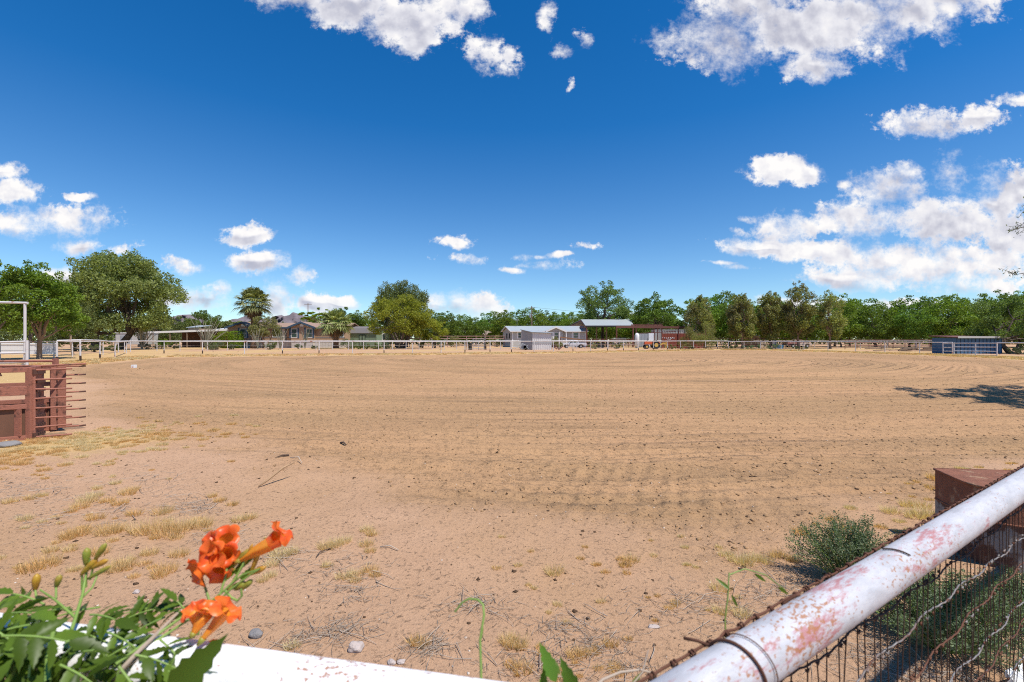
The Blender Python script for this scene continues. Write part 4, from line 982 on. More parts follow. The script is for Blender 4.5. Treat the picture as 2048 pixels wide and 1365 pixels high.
sprout('slender stem with narrow leaves behind the right rail wire', [([(1452,1290,.66),(1450,1240,.67),(1456,1190,.68),(1458,1145,.69)], .0012, .0008),([(1458,1150,.69),(1490,1138,.70),(1530,1150,.70),(1570,1180,.70)], .001, .0006)], [(1460,1180,1430,1155,.68,.003,(.2, -1, .4)),(1462,1190,1478,1218,.68,.003,(.2, -1, .4)),(1508,1148,1535,1165,.70,.003,(.2, -1, .4)),(1555,1175,1580,1190,.70,.003,(.2, -1, .4))])
sprout('straw coloured tendril arching beside the lower wire knots', [([(1170,1400,.5),(1205,1360,.52),(1240,1345,.53),(1280,1340,.54),(1318,1350,.55)], .0018, .001),([(1262,1372,.52),(1285,1345,.53),(1297,1300,.54)], .0011, .0006)], [(1262,1372,1285,1344,.52,.003,(.2, -1, .4))], sm=m_palewood)
# ------------------------------------------------------------------ arena fences
def ground_z(x, y): return float(height(np.array([x]), np.array([y]))[0])
def pipe_line(label, posts, hgt, r, mat, rails=(1.0,), dark_base=False, name='pipe_fence', cat='fence', group=None, wires=()):
    """posts = ground points; one thing with every post a child"""
    pts = [Vector((p[0], p[1], ground_z(p[0], p[1]))) for p in posts]
    t = thing(name, pts[0], label, cat, group)
    for k in rails:
        mb = MB(); mb.tube([p + Vector((0, 0, hgt*k)) for p in pts], r, 8); mb.build('rail', mat, t, smooth=False, fix=False)
    for p in pts:
        lean = rs.normal()*.015
        MB().tube([p + Vector((0, 0, -.2)), p + Vector((lean, 0, hgt-.01))], r*.95, 8).build('post', mat, t, smooth=False, fix=False)
        if dark_base and rs.rand() < .6:
            MB().tube([p + Vector((0, 0, -.05)), p + Vector((lean*.2, 0, hgt*.26))], r*1.12, 8).build('rusted_foot', m_wire_dark, t, fix=False)
    for k in wires:
        mb = MB(); mb.tube([p + Vector((0, 0, hgt*k)) for p in pts], .010, 4); mb.build('wire', m_wire_grey, t, fix=False)
    return t
def yfit(px, tab):
    return float(np.interp(px, [a[0] for a in tab], [a[1] for a in tab]))
rs = np.random.RandomState(33)
tabI = [(253,706.5),(405,708.0),(638,707.6),(825,706.5),(1022,705),(1146,703.5),(1277,701.5),(1434,699),(1480,698.6)]
inner = [(114,729),(161,728),(200,722),(230,716),(253,707)] + [(x, yfit(x, tabI)) for x in (328,405,489,565,638,705,768,825,882,930,980,1023,1068,1107,1146,1181,1215,1247,1277,1307,1335,1361,1387,1411,1435,1457)]
inner = [tuple(G(*p)[:2]) for p in inner]
pipe_line('white pipe fence along the far side of the arena, nearest to the tilled dirt', inner, 1.38, .052, m_fence, dark_base=True, wires=(.35, .65))
right = [(1457,699),(1488,699.3),(1521,700),(1562,701),(1608,702),(1656,703.2),(1711,704.4),(1770,706),(1839,708),(1905,710)]
pipe_line('white pipe fence along the right end of the arena below the pecan trees', [tuple(G(*p)[:2]) for p in right], 1.30, .050, m_fence, wires=(.3, .55, .8))
tail = [(1994,713),(2062,716),(2140,719),(2230,722)]
pipe_line('short white pipe fence right of the blue shed under the dark tree', [tuple(G(*p)[:2]) for p in tail], 1.28, .050, m_fence, rails=(1.0,))
# outer track fence
tabO = [(58,719),(108,717),(145,713.5),(206,710),(237,705.6),(249,704.6),(314,702.6),(415,701.4),(757,700.6),(1042,699.2),(1247,697.5),(1443,695.2),(1464,695),(1589,696.4),(1674,697.6),(1774,699.4),(1905,702)]
op = [-60,0,58,108,145,206,237,249,261,314,360,415,455,494,532,565,600,632,665,697,727,757,785,812,838,864,889,913,935,957,980,1001,1021,1042,1060,1077,1098,1118,1136,1153,1170,1186,1202,1217,1233,1247,1275,1302,1329,1355,1379,1401,1423,1443,1464,1502,1545,1589,1629,1674,1721,1774,1832,1890]
tabO2 = [(-60,722),(0,720)] + tabO
pipe_line('white pipe fence standing behind the arena fence as the outer side of the track', [tuple(G(x, yfit(x, tabO2))[:2]) for x in op], 1.42, .046, m_fence, wires=(.5,))
# gate panel and short panel in front of the blue shed
def panel(name, label, a, b, hgt, bars, mat=m_fence, r=.045, mids=(), cat='gate'):
    a = Vector((a[0], a[1], ground_z(*a[:2]))); b = Vector((b[0], b[1], ground_z(*b[:2]))); t = thing(name, a, label, cat)
    for k in bars: MB().tube([a + Vector((0, 0, hgt*k)), b + Vector((0, 0, hgt*k))], r*.8, 8).build('bar', mat, t, fix=False)
    for p in [a, b] + [a.lerp(b, m) for m in mids]: MB().tube([p + Vector((0, 0, -.1)), p + Vector((0, 0, hgt+.04))], r, 8).build('post', mat, t, fix=False)
    return t
panel('pipe_gate', 'white four bar gate in front of the blue shed', G(1908,710.5)[:2], G(1994,713)[:2], 1.26, (.06,.36,.68,.985), mids=(.52,))
panel('fence_panel', 'short white four bar fence panel left of the blue shed', G(1886,709.5)[:2], G(1905,710)[:2], 1.26, (.3,.62,.97), cat='fence')
# tall white frame at the left edge and the white alley panels under it
Zf_ = 21.0; xf = XX(50, Zf_)
t = thing('entrance_gateway', (xf, Zf_, 0), 'tall white pipe frame with a high crossbar at the left edge', 'gateway')
MB().tube([(xf, Zf_, -.2), (xf, Zf_, 3.22)], .052, 14).build('post', m_fence, t); MB().tube([(xf-3.5, Zf_-.2, -.2), (xf-3.5, Zf_-.2, 3.30)], .052, 14).build('post', m_fence, t)
MB().tube([(xf+.12, Zf_, 3.26), (xf-3.6, Zf_-.2, 3.34)], .052, 14).build('crossbar', m_fence, t)
t = panel('alley_panel', 'white pipe alley panel below the tall frame at the left edge', (XX(54, 20.6), 20.6), (XX(54, 20.6)-4.5, 19.6), 1.36, (.62,.99,.30), r=.055, cat='panel')
pf = Vector((XX(54, 20.6), 20.6, 0)); MB().beam(pf + Vector((0, 0, 1.3)), pf + Vector((-.22, 0, .35)), .05).build('brace', m_fence, t)
# white wall and wire behind the left trees
t = thing('white_wall', (-50, 42, 0), 'low white board wall behind the trees at the left edge', 'wall')
mb = MB()
for i in range(34): x = -58 + i*.35; mb.box(x, x+.33, 46.0, 46.03, .1, 1.25)
mb.build('board', m_white, t); mb = MB(); mb.box(-58, -46.1, 45.95, 46.0, 1.1, 1.2); mb.build('rail', m_white, t)

# ------------------------------------------------------------------ red roping chute
def chute():
    P0 = Vector((-7.50, 7.08, 0)); a = Vector((.85, .53, 0)).normalized(); b = Vector((-.45, .89, 0)).normalized(); up = Vector((0, 0, 1)); H = 1.12; Wd = .84
    t = thing('roping_chute', P0, 'red brown steel roping chute with comb bars at the left edge', 'chute')
    P1 = P0 + b*Wd
    fr = MB()
    for p in (P0, P1): fr.beam(p + up*-.02, p + up*H, .075)
    for p in (P0, P1):
        for z in (.035, .52, .73, .80, H-.035):
            if z == .73 and p is P1: continue
            fr.beam(p + up*z, p - a*2.6 + up*z, .05, .07)
        for s in (1.25, 2.5): fr.beam(p - a*s, p - a*s + up*H, .06)
    fr.beam(P0 + up*(H-.02) - a*.02, P1 + up*(H-.02) - a*.02, .06)
    fr.build('frame', m_chute, t, bevel=.004)
    # solid lower side sheets
    for k, p in enumerate((P0, P1)):
        sh = MB(); q0 = p - a*.04 + b*.012*(1 if k == 0 else -1); sh.hexa(q0 + up*.06, q0 - a*1.2 + up*.06, q0 - a*1.2 + up*.49, q0 + up*.49, b*.008); sh.build('side_sheet', m_wood_and_shade, t)
        ed = MB(); q = p - a*.13 - b*.006; ed.beam(q + up*.07, q + up*.49, .09, .03); ed.build('side_strip', m_chute, t)
    # front doors: vertical sheet leaves behind the bars
    d1 = MB(); q = P0 + b*.08 + a*.01; d1.hexa(q + up*.04, q + b*.30 + up*.04, q + b*.30 + up*(H-.03), q + up*(H-.03), a*.02); d1.build('door_panel', m_chute, t, bevel=.003)
    for z in (.05, .19, .33, .47, .61, .75, .89, 1.03):
        s = MB(); s.beam(q + up*z + a*.03, q + b*.30 + up*z + a*.03, .02, .05); s.build('door_rib', m_chute_dark, t)
    q = P1 - b*.14 + a*.0
    d2 = MB(); d2.hexa(q + up*.02, q + a*.075 + up*.02, q + a*.075 + up*(H-.03), q + up*(H-.03), b*.02); d2.build('door_panel', m_chute, t, bevel=.003)
    q2 = q + a*.085
    d3 = MB(); d3.hexa(q2 + up*.05, q2 + a*.105 + up*.05, q2 + a*.105 + up*(H-.03), q2 + up*(H-.03), b*.02); d3.build('door_panel', m_chute, t, bevel=.003)
    h = MB()
    for z in np.linspace(.1, 1.0, 8): h.tube([q2 - b*.005 + up*(z-.02), q2 - b*.005 + up*(z+.02)], .012, 8)
    h.build('hinge', m_chute_dark, t)
    # comb bars
    n = 8
    for i in range(n):
        z = .035 + i*(H-.075)/(n-1)
        s = MB(); p = P0 + a*.04; s.tube([p + up*z, p + a*.44 + up*(z+.012*math.sin(i*2.1))], .0135, 12); s.build('bar', m_chute, t, fix=False)
        if i < 8:
            s = MB(); p = P1 + a*.06; s.tube([p + up*(z+.01), p + a*(.34) + up*(z+.012)], .0135, 12); s.build('bar', m_chute, t, fix=False)
            e = MB(); p2 = p + a*.26; e.tube([p2 + up*(z+.010), p + a*.345 + up*(z+.012)], .0142, 12); e.build('bar_end', m_chute_dark, t, fix=False)
    v = MB(); p = P0 + a*.045; v.tube([p + up*.0, p + up*H], .019, 12); v.build('hinge_post', m_chute, t, fix=False)
    v = MB()
    for z in (.05, H*.93): v.beam(p + up*(z-.03), p + up*(z+.05), .055)
    v.build('bracket', m_chute_dark, t)
    tr = MB(); zt = H+.01
    tr.tube([P1 - a*2.6 + b*.05 + up*(zt+.09), P1 + a*.02 + b*.05 + up*(zt+.06)], .022, 12); tr.beam(P1 + a*.0 + b*.05 + up*H, P1 + b*.05 + up*(zt+.10), .06)
    tr.tube([P0 - a*1.4 + up*(zt+.06), P0 + b*.35 + a*.02 + up*zt, P1 + a*.40 + up*zt], .016, 12)
    tr.build('top_rail', m_chute, t, fix=False)
    lk = MB(); q = P0 - a*.30 - b*.03; lk.hexa(q + up*(H-.12), q - a*.04 + up*(H-.12), q - a*.09 + up*(H+.05), q - a*.05 + up*(H+.05), b*.03); lk.build('latch', m_chute_dark, t)
chute()
# white bucket on the dirt
gq = gz(268, 737); t = thing('bucket', gq, 'small white box with a red mark lying on the arena dirt', 'box')
MB().box(gq.x-.10, gq.x+.10, gq.y-.09, gq.y+.09, gq.z-.01, gq.z+.16).build('body', m_white, t, bevel=.015)
mb = MB(); mb.box(gq.x-.04, gq.x+.02, gq.y-.094, gq.y-.0905, gq.z+.03, gq.z+.07); mb.build('red_mark', m_orange, t)

# ------------------------------------------------------------------ buildings
def window(parent, x0, x1, z0, z1, y, fr=.09, frame=m_white, mull=1, name='window', inset=.03):
    """window in a wall facing the camera (-Y) at depth y; frame with its own pane"""
    m = MB(); m.box(x0-fr, x1+fr, y-.05, y-.004, z1, z1+fr).box(x0-fr, x1+fr, y-.05, y-.004, z0-fr, z0).box(x0-fr, x0, y-.05, y-.004, z0, z1).box(x1, x1+fr, y-.05, y-.004, z0, z1)
    for i in range(mull): zc = z0 + (z1-z0)*(i+1)/(mull+1); m.box(x0, x1, y-.042, y-.008, zc-.03, zc+.03)
    w_ = m.build(name, frame, parent, fix=False)
    MB().box(x0+.002, x1-.002, y-.025, y-.010, z0+.002, z1-.002).build('pane', m_glass, w_, fix=False); return w_
def ribs(mb, x0, x1, y, z0, z1, step, d=.03, w_=.05):
    n = int((x1-x0)/step)
    for i in range(n+1): x = x0 + (x1-x0)*i/n; mb.box(x-w_/2, x+w_/2, y-d, y-.002, z0, z1)
    return mb
def gable_roof(x0, x1, yf, yb, ze, zr_, th=.18, over=.4):
    """ridge along X"""
    ym = (yf+yb)/2; k = (zr_-ze)/(ym-yf); 
    return MB().prism([(yf-over, ze-k*over), (ym, zr_), (yb+over, ze-k*over), (yb+over, ze-k*over-th), (ym, zr_-th), (yf-over, ze-k*over-th)], 'x', x0-over, x1+over)
# tan house
Zh = 90.0
def house_tan():
    x0, x1 = XX(458, Zh), XX(690, Zh); t = thing('tan_house', (0.5*(x0+x1), Zh, 0), 'long tan house with brown roof, dark blue trim and white skirting behind the palms', 'house')
    zs, ze, zr_ = 1.15, ZZ(656, Zh), ZZ(644.5, Zh)
    yb = Zh+9
    w_ = MB(); w_.box(x0, x1, Zh, yb, zs, ze+.1); ym = (Zh+yb)/2
    for xa in (x0, x1-.15): w_.prism([(Zh, ze+.1), (yb, ze+.1), (ym, zr_-.2)], 'x', xa, xa+.15)
    w_.build('wall', m_tan, t)
    gable_roof(x0, x1, Zh, yb, ze+.2, zr_).build('roof', m_shingle, t)
    f = MB(); f.box(x0-.4, x1+.4, Zh-.47, Zh-.41, ze-.17, ze+.12); f.build('fascia', m_bluetrim, t)
    s = MB(); s.box(x0+.05, x1-.05, Zh+.03, yb-.05, -.1, zs-.002); ribs(s, x0+.1, x1-.1, Zh+.03, 0, zs-.03, .6); s.build('skirting', m_skirt, t)
    l = MB(); l.box(x0-.02, x1+.02, Zh-.03, Zh-.003, ZZ(676, Zh)-.05, ZZ(676, Zh)+.05); l.build('trim_band', m_bluetrim, t)
    # gabled bays
    for (a, c, pk, ws) in ((XX(458, Zh), XX(505, Zh), XX(489, Zh), [(483.5, 495)]), (XX(584, Zh), XX(633, Zh), XX(607.5, Zh), [(587.5, 598), (617, 628)])):
        yb_ = Zh-.9
        if a > XX(500, Zh):
            b_ = MB(); b_.box(a+.25, c-.25, yb_, Zh-.005, zs, ze+.15); b_.prism([(a+.25, ze+.15), (c-.25, ze+.15), (pk, ZZ(648, Zh))], 'y', yb_, Zh+2.5); b_.build('gable_wall', m_tan, t)
            sk = MB(); sk.box(a+.3, c-.3, yb_+.04, Zh, -.1, zs-.003); ribs(sk, a+.35, c-.35, yb_+.04, 0, zs-.04, .6); sk.build('skirting', m_skirt, t)
        else:
            yb_ = Zh-.5
            b_ = MB(); b_.box(a, c, yb_, Zh-.005, zs, ze+.15); b_.prism([(a, ze+.15), (c, ze+.15), (pk, ZZ(648, Zh))], 'y', yb_, Zh+2.5); b_.build('gable_wall', m_tan, t)
        zp = ZZ(645.5, Zh); zl = ze-.05; r_ = MB(); tr = MB()
        for (xa, xb) in ((a-.35, pk), (c+.35, pk)):
            r_.hexa((xa, yb_-.5, zl), (xb, yb_-.5, zp), (xb, Zh+3.5, zp), (xa, Zh+3.5, zl), (0, 0, .16))
            tr.hexa((xa, yb_-.56, zl-.22), (xb, yb_-.56, zp-.22), (xb, yb_-.56, zp+.17), (xa, yb_-.56, zl+.17), (0, .05, 0))
        r_.build('gable_roof', m_shingle, t); tr.build('gable_trim', m_bluetrim, t)
        v = MB(); v.box(pk-.35, pk+.35, yb_-.04, yb_-.002, ZZ(653.5, Zh), ZZ(648.5, Zh)); v.build('vent', m_white, t)
        for (wa, wb) in ws:
            xa, xb = XX(wa, Zh), XX(wb, Zh)
            for (sa, sb) in ((xa-.45, xa-.10), (xb+.10, xb+.45)): MB().box(sa, sb, yb_-.035, yb_-.003, ZZ(677, Zh), ZZ(656, Zh)).build('blue_surround', m_bluetrim, t)
            window(t, xa, xb, ZZ(675, Zh), ZZ(659, Zh), yb_, .10)
    window(t, XX(546, Zh), XX(564, Zh), ZZ(674, Zh), ZZ(659.5, Zh), Zh, .10, mull=0)
    window(t, XX(680, Zh), XX(687, Zh), ZZ(674, Zh), ZZ(665, Zh), Zh, .12, mull=1)
    for px in (522, 567, 571): 
        d = MB(); d.box(XX(px, Zh), XX(px, Zh)+.18, Zh-.04, Zh-.003, zs, ze-.2); d.build('downpipe', m_bluetrim if px != 567 else m_white, t)
house_tan()
# carport and open patio at left of the tan house
Zc = 93.0
t = thing('patio_cover', (XX(350, Zc), Zc, 0), 'low white metal patio roof on posts left of the tan house', 'shelter')
mb = MB(); mb.hexa((XX(296, Zc), Zc, ZZ(665, Zc)), (XX(418, Zc), Zc, ZZ(661, Zc)), (XX(418, Zc), Zc+7, ZZ(661, Zc)), (XX(300, Zc), Zc+7, ZZ(665, Zc)), (0, 0, .12)); mb.build('roof', m_tin, t)
mb = MB(); mb.hexa((XX(418.3, Zc), Zc+.1, ZZ(661, Zc)), (XX(460, Zc), Zc+.1, ZZ(660, Zc)), (XX(470, Zc), Zc+7, ZZ(650, Zc)), (XX(452, Zc), Zc+7, ZZ(652, Zc)), (0, 0, .12)); mb.build('roof', m_tinw, t)
mb = MB(); mb.beam((XX(296, Zc), Zc-.1, ZZ(665.5, Zc)), (XX(462, Zc), Zc-.1, ZZ(660, Zc)), .12, .38); mb.build('edge_beam', m_white, t)
for px in (306, 340, 374, 402, 440): MB().tube([(XX(px, Zc), Zc, 0), (XX(px, Zc), Zc, ZZ(662, Zc))], .09, 8).build('post', m_wood, t)
mb = MB(); mb.box(XX(318, Zc), XX(455, Zc), Zc+6.5, Zc+6.7, 0, ZZ(662, Zc)-.1); mb.build('back_wall', m_wood_and_shade, t)  # dark wall colour stands for the shade under the patio roof
t = thing('metal_roof_annex', (XX(385, 100), 100, 0), 'grey metal roofed annex behind the patio cover', 'building')
mb = MB(); mb.hexa((XX(372, 100), 100, ZZ(656, 100)), (XX(398, 100), 100, ZZ(655, 100)), (XX(400, 100), 104, ZZ(651, 100)), (XX(372, 100), 104, ZZ(651, 100)), (0, 0, .1)); mb.build('roof', m_tin, t)
mb = MB(); mb.box(XX(374, 100), XX(397, 100), 100.3, 103.8, 0, ZZ(657, 100)); mb.build('wall', m_tan, t)
t = thing('storage_trailer', (XX(260, 95), 95, 0), 'off white storage trailer behind the big willow trunk', 'trailer')
xa, xb = XX(231, 95), XX(297, 95)
MB().box(xa, xb, 95, 97.6, .6, ZZ(667, 95)).build('body', m_lgrey, t, bevel=.05)
MB().box(xa-.1, xb+.1, 94.9, 97.7, ZZ(667, 95)+.004, ZZ(666, 95)+.05).build('roof', m_tinw, t)
MB().box(xa+1.0, xa+3.4, 94.95, 94.99, 1.0, 2.5).build('door', m_grey_steel, t); MB().box(xb-.3, xb-.05, 94.95, 94.99, .7, 2.7).build('corner_post', m_wood, t)
for dx in (1.5, 5.0): 
    wv = MB(); wv.tube([(xa+dx, 94.9, .35), (xa+dx, 95.2, .35)], .35, 14); wv.build('wheel', m_tyre, t)
# green shed
Zg = 93.0
def shed_green():
    x0, x1, xe = XX(700, Zg), XX(755, Zg), XX(768, Zg); t = thing('green_shed', (XX(728, Zg), Zg, 0), 'green barn shaped garden shed with grey gambrel roof beside the tan house', 'shed')
    dy = 3.2; ze = ZZ(667.5, Zg); zr_ = ZZ(654.5, Zg); zk = ZZ(658.5, Zg)
    # turned slightly: side wall faces the camera, gable end slants back to the right
    a = Vector((x0, Zg, 0)); b = Vector((x1, Zg-.8, 0)); c = Vector((xe+.35, Zg+2.6, 0)); d = a + (c-b)
    def wall(p, q, z0, z1, nm, mt, th): 
        n = (q-p).cross(Vector((0, 0, 1))).normalized()
        return MB().hexa(p + Vector((0, 0, z0)), q + Vector((0, 0, z0)), q + Vector((0, 0, z1)), p + Vector((0, 0, z1)), -n*th).build(nm, mt, t)
    wall(a, b, -.1, ze, 'side_wall', m_green, .1); wall(d, c, -.1, ze, 'back_wall', m_green, .1)
    up = Vector((0, 0, 1)); prof = [(0, ze-.05), (.12, zk), (.5, zr_), (.88, zk), (1, ze-.05)]
    ga = MB()
    for (p, sgn) in ((b, 1), (a, -1)):
        q = p + (c-b); pl = [p.lerp(q, s) + up*z for s, z in prof]; v0 = [p - up*.1, q - up*.1]
        off = (b-a).normalized()*-.1*sgn
        pts = [v0[0]] + pl + [v0[1]]; n = len(pts)
        ga.add(pts + [x + off for x in pts], [tuple(range(n)), tuple(range(2*n-1, n-1, -1))] + [(i, (i+1) % n, n+(i+1) % n, n+i) for i in range(n)])
    ga.build('gable_wall', m_green, t)
    rf = MB(); ex = (b-a).normalized()*.25
    for i in range(4):
        s0, z0 = prof[i]; s1, z1 = prof[i+1]
        s0 = s0-.06 if i == 0 else s0; s1 = s1+.06 if i == 3 else s1
        p, q = b + (c-b)*s0 + up*(z0+.06) + ex, b + (c-b)*s1 + up*(z1+.06) + ex
        r_, s_ = a + (c-b)*s1 + up*(z1+.06) - ex, a + (c-b)*s0 + up*(z0+.06) - ex
        rf.hexa(p, q, r_, s_, (0, 0, .1))
    rf.build('roof', m_gshingle, t)
    n = (b-a).cross(up).normalized(); f = (b-a).normalized()
    for k in (.36, .475):
        p = a.lerp(b, k) + n*.03
        dr = MB().hexa(p + up*.3, p + f*.62 + up*.3, p + f*.62 + up*2.55, p + up*2.55, n*.04).build('door', m_green, t)
        ft = MB()
        for (q0, q1) in ((p, p + f*.08), (p + f*.56, p + f*.64)): ft.hexa(q0 + up*.3 + n*.045, q1 + up*.3 + n*.045, q1 + up*2.6 + n*.045, q0 + up*2.6 + n*.045, n*.03)
        ft.hexa(p + up*2.5 + n*.046, p + f*.64 + up*2.5 + n*.046, p + f*.64 + up*2.62 + n*.046, p + up*2.62 + n*.046, n*.03)
        ft.build('door_trim', m_dgreen, dr)
    p = b.lerp(c, .42); e = (c-b).normalized(); n2 = e.cross(up).normalized()
    wn = MB().hexa(p + up*1.5 + n2*.02, p + e*.95 + up*1.5 + n2*.02, p + e*.95 + up*2.9 + n2*.02, p + up*2.9 + n2*.02, n2*.04).build('window', m_white, t)
    MB().hexa(p + e*.12 + up*1.62 + n2*.065, p + e*.83 + up*1.62 + n2*.065, p + e*.83 + up*2.78 + n2*.065, p + e*.12 + up*2.78 + n2*.065, n2*.01).build('pane', m_glass, wn)
shed_green()
# light grey house
Zw = 98.0
def house_grey():
    x0, x1 = XX(1024.5, Zw), XX(1172, Zw); yb = Zw+7.5; ze = ZZ(662.5, Zw); zr_ = ZZ(652.3, Zw)
    t = thing('grey_house', (XX(1098, Zw), Zw, 0), 'light grey mobile home with pale metal roof and small front porch', 'house')
    xl = XX(1006.5, Zw); off = xl - x0
    A = Vector((x0, Zw, 0)); B = Vector((x1, Zw, 0)); sh = Vector((off*1.12, 7.5, 0)); up = Vector((0, 0, 1)); Cc = B + Vector((off*.4, 7.5, 0)); Dd = A + sh
    w_ = MB(); pts = [A, B, Cc, Dd]; w_.add([p for p in pts] + [p + up*(ze+.05) for p in pts], [(0, 1, 5, 4), (1, 2, 6, 5), (2, 3, 7, 6), (3, 0, 4, 7), (4, 5, 6, 7), (0, 3, 2, 1)])
    w_.build('wall', m_lgrey, t)
    m1 = (A + Dd)/2 + up*(zr_-.12); m2 = (B + Cc)/2 + up*(zr_-.12)
    g_ = MB(); g_.add([A + up*(ze+.05), Dd + up*(ze+.05), m1], [(0, 1, 2)]); g_.add([B + up*(ze+.05), Cc + up*(ze+.05), m2], [(0, 1, 2)]); g_.build('gable_wall', m_lgrey, t, fix=False)
    r_ = MB(); o = Vector((.45, 0, 0)); f = Vector((0, -.5, 0)); el = up*(ze-.05)
    r_.hexa(A + el + f - o, B + el + f + o, m2 + o + up*.14, m1 - o + up*.14, up*.08); r_.hexa(Dd + el - f - o, Cc + el - f + o, m2 + o + up*.143, m1 - o + up*.143, up*.08); r_.build('roof', m_tin, t)
    e = MB(); e.beam(A + f - o + up*(ze-.06), m1 - o + up*.10, .10, .2); e.beam(Dd - f - o + up*(ze-.06), m1 - o + up*.10, .10, .2); e.beam(A + f - o + up*(ze-.10), B + f + o + up*(ze-.10), .08, .16); e.build('fascia', m_white, t)
    c_ = MB(); c_.box(x0-.04, x0+.18, Zw-.04, Zw-.002, 0, ze).box(x1-.2, x1+.03, Zw-.04, Zw-.002, 0, ze); c_.build('corner_trim', m_white, t)
    # porch gable
    pa, pb, pk = XX(1090, Zw), XX(1131, Zw), XX(1110, Zw); zp = ZZ(654.5, Zw); r2 = MB()
    for xa in (pa, pb): r2.hexa((xa, Zw-2.3, ze-.1), (pk, Zw-2.3, zp), (pk, Zw+3, zp), (xa, Zw+3, ze-.1), (0, 0, .1))
    r2.build('porch_roof', m_tin, t)
    q = MB()
    for xa in (pa, pb): q.hexa((xa, Zw-2.36, ze-.35), (pk, Zw-2.36, zp-.25), (pk, Zw-2.36, zp+.1), (xa, Zw-2.36, ze), (0, .05, 0))
    q.build('porch_trim', m_white, t)
    q = MB(); q.prism([(pa+.6, ze-.1), (pb-.6, ze-.1), (pk, zp-.15)], 'y', Zw-1.9, Zw-1.8); q.box(pa+.8, pb-.8, Zw-1.8, Zw-.005, .8, ze-.12); q.build('porch_wall', m_lgrey, t)
    for px in (1090.5, 1117, 1130):
        MB().tube([(XX(px, Zw), Zw-2.2, 0), (XX(px, Zw), Zw-2.2, ze-.2)], .10, 8).build('porch_post', m_white, t)
    window(t, XX(1107.5, Zw), XX(1115, Zw), ZZ(677, Zw), ZZ(666, Zw), Zw-1.8, .1)
    window(t, XX(1147, Zw), XX(1156, Zw), ZZ(676, Zw), ZZ(666, Zw), Zw, .1, mull=1); window(t, XX(1036.5, Zw), XX(1042, Zw), ZZ(676, Zw), ZZ(666, Zw), Zw, .1)
    for (a_, b_) in ((1143.5, 1146), (1157.2, 1159.6), (1033.5, 1036), (1103.5, 1106.2), (1116.5, 1119)):
        yv = Zw-1.8 if 1100 < a_ < 1125 else Zw
        MB().box(XX(a_, Zw), XX(b_, Zw), yv-.045, yv-.006, ZZ(678, Zw), ZZ(664.5, Zw)).build('shutter', m_white, t)
    for k in (.22, .5):
        p = A.lerp(Dd, k); e_ = (Dd-A).normalized(); n_ = Vector((-1, off*.15, 0)).normalized()
        MB().hexa(p + up*1.9, p + e_*.8 + up*1.9, p + e_*.8 + up*3.0, p + up*3.0, n_*.05).build('side_window', m_dark, t)
    an = MB(); p = P(1034, 652, Zw+3); an.tube([p, p + up*1.5], .03, 6); an.tube([p + up*1.45 + Vector((-.9, 0, 0)), p + up*1.35 + Vector((.5, 0, 0))], .025, 6); an.tube([p + up*1.2 + Vector((-.5, 0, 0)), p + up*1.15 + Vector((.4, 0, 0))], .02, 6); an.build('antenna', m_grey_steel, t)
house_grey()
# corrugated shed by the track
Zs = 73.0
def shed_corr():
    A = Vector((XX(1065, Zs), Zs, 0)); B = Vector((XX(1103, Zs), Zs, 0)); up = Vector((0, 0, 1)); Dd = Vector((XX(1043, Zs+2.6), Zs+2.6, 0)); Cc = B + (Dd-A)
    Dd.z = 0
    t = thing('corrugated_shed', A, 'small corrugated metal shed with sloping roof in front of the grey house', 'shed')
    zl = ZZ(660.5, Zs); zrr = ZZ(667.5, Zs)
    # roof slopes down toward the right-front
    zA, zB, zC, zD = ZZ(665.5, Zs), ZZ(667.0, Zs), ZZ(664, Zs), ZZ(660.5, Zs+2.6)
    def wl(p, zp, q, zq, nm, mt):
        n = (q-p).cross(up).normalized(); m = MB().hexa(p - up*.1, q - up*.1, q + up*zq, p + up*zp, -n*.05); L = (q-p).length; k = int(L/.32); e = (q-p)/k
        for i in range(k): r0 = p + e*i; zz = zp + (zq-zp)*i/k - .06; m.hexa(r0 + n*.002, r0 + e*.25 + n*.002, r0 + e*.25 + n*.002 + up*zz, r0 + n*.002 + up*zz, n*.03)
        return m.build(nm, mt, t)
    wl(A, zA, B, zB, 'front_wall', m_corr); wl(Dd, zD, A, zA, 'side_wall', m_corrg); wl(B, zB, Cc, zC, 'side_wall', m_corrg); wl(Cc, zC, Dd, zD, 'back_wall', m_corrg)  # lit front is paler; shade on the other walls is put into their colour
    MB().hexa(A + up*(zA+.03) + Vector((-.2, -.3, 0)), B + up*(zB+.03) + Vector((.3, -.3, 0)), Cc + up*(zC+.05), Dd + up*(zD+.05) + Vector((-.2, .1, 0)), up*.07).build('roof', m_tin, t)
    m = MB(); n = (B-A).cross(up).normalized(); m.hexa(A + n*.035 + up*.95, B + n*.035 + up*.95, B + n*.035 + up*1.35, A + n*.035 + up*1.35, n*.01); 
    for i in range(12): p = A.lerp(B, i/12); m.hexa(p + n*.04 + up*.95, p + n*.04 + up*.95 + (B-A)/26, p + n*.04 + up*.95 + (B-A)/26 + up*.4, p + n*.04 + up*1.35, n*.02)
    m.build('girt', m_corrg, t)
shed_corr()
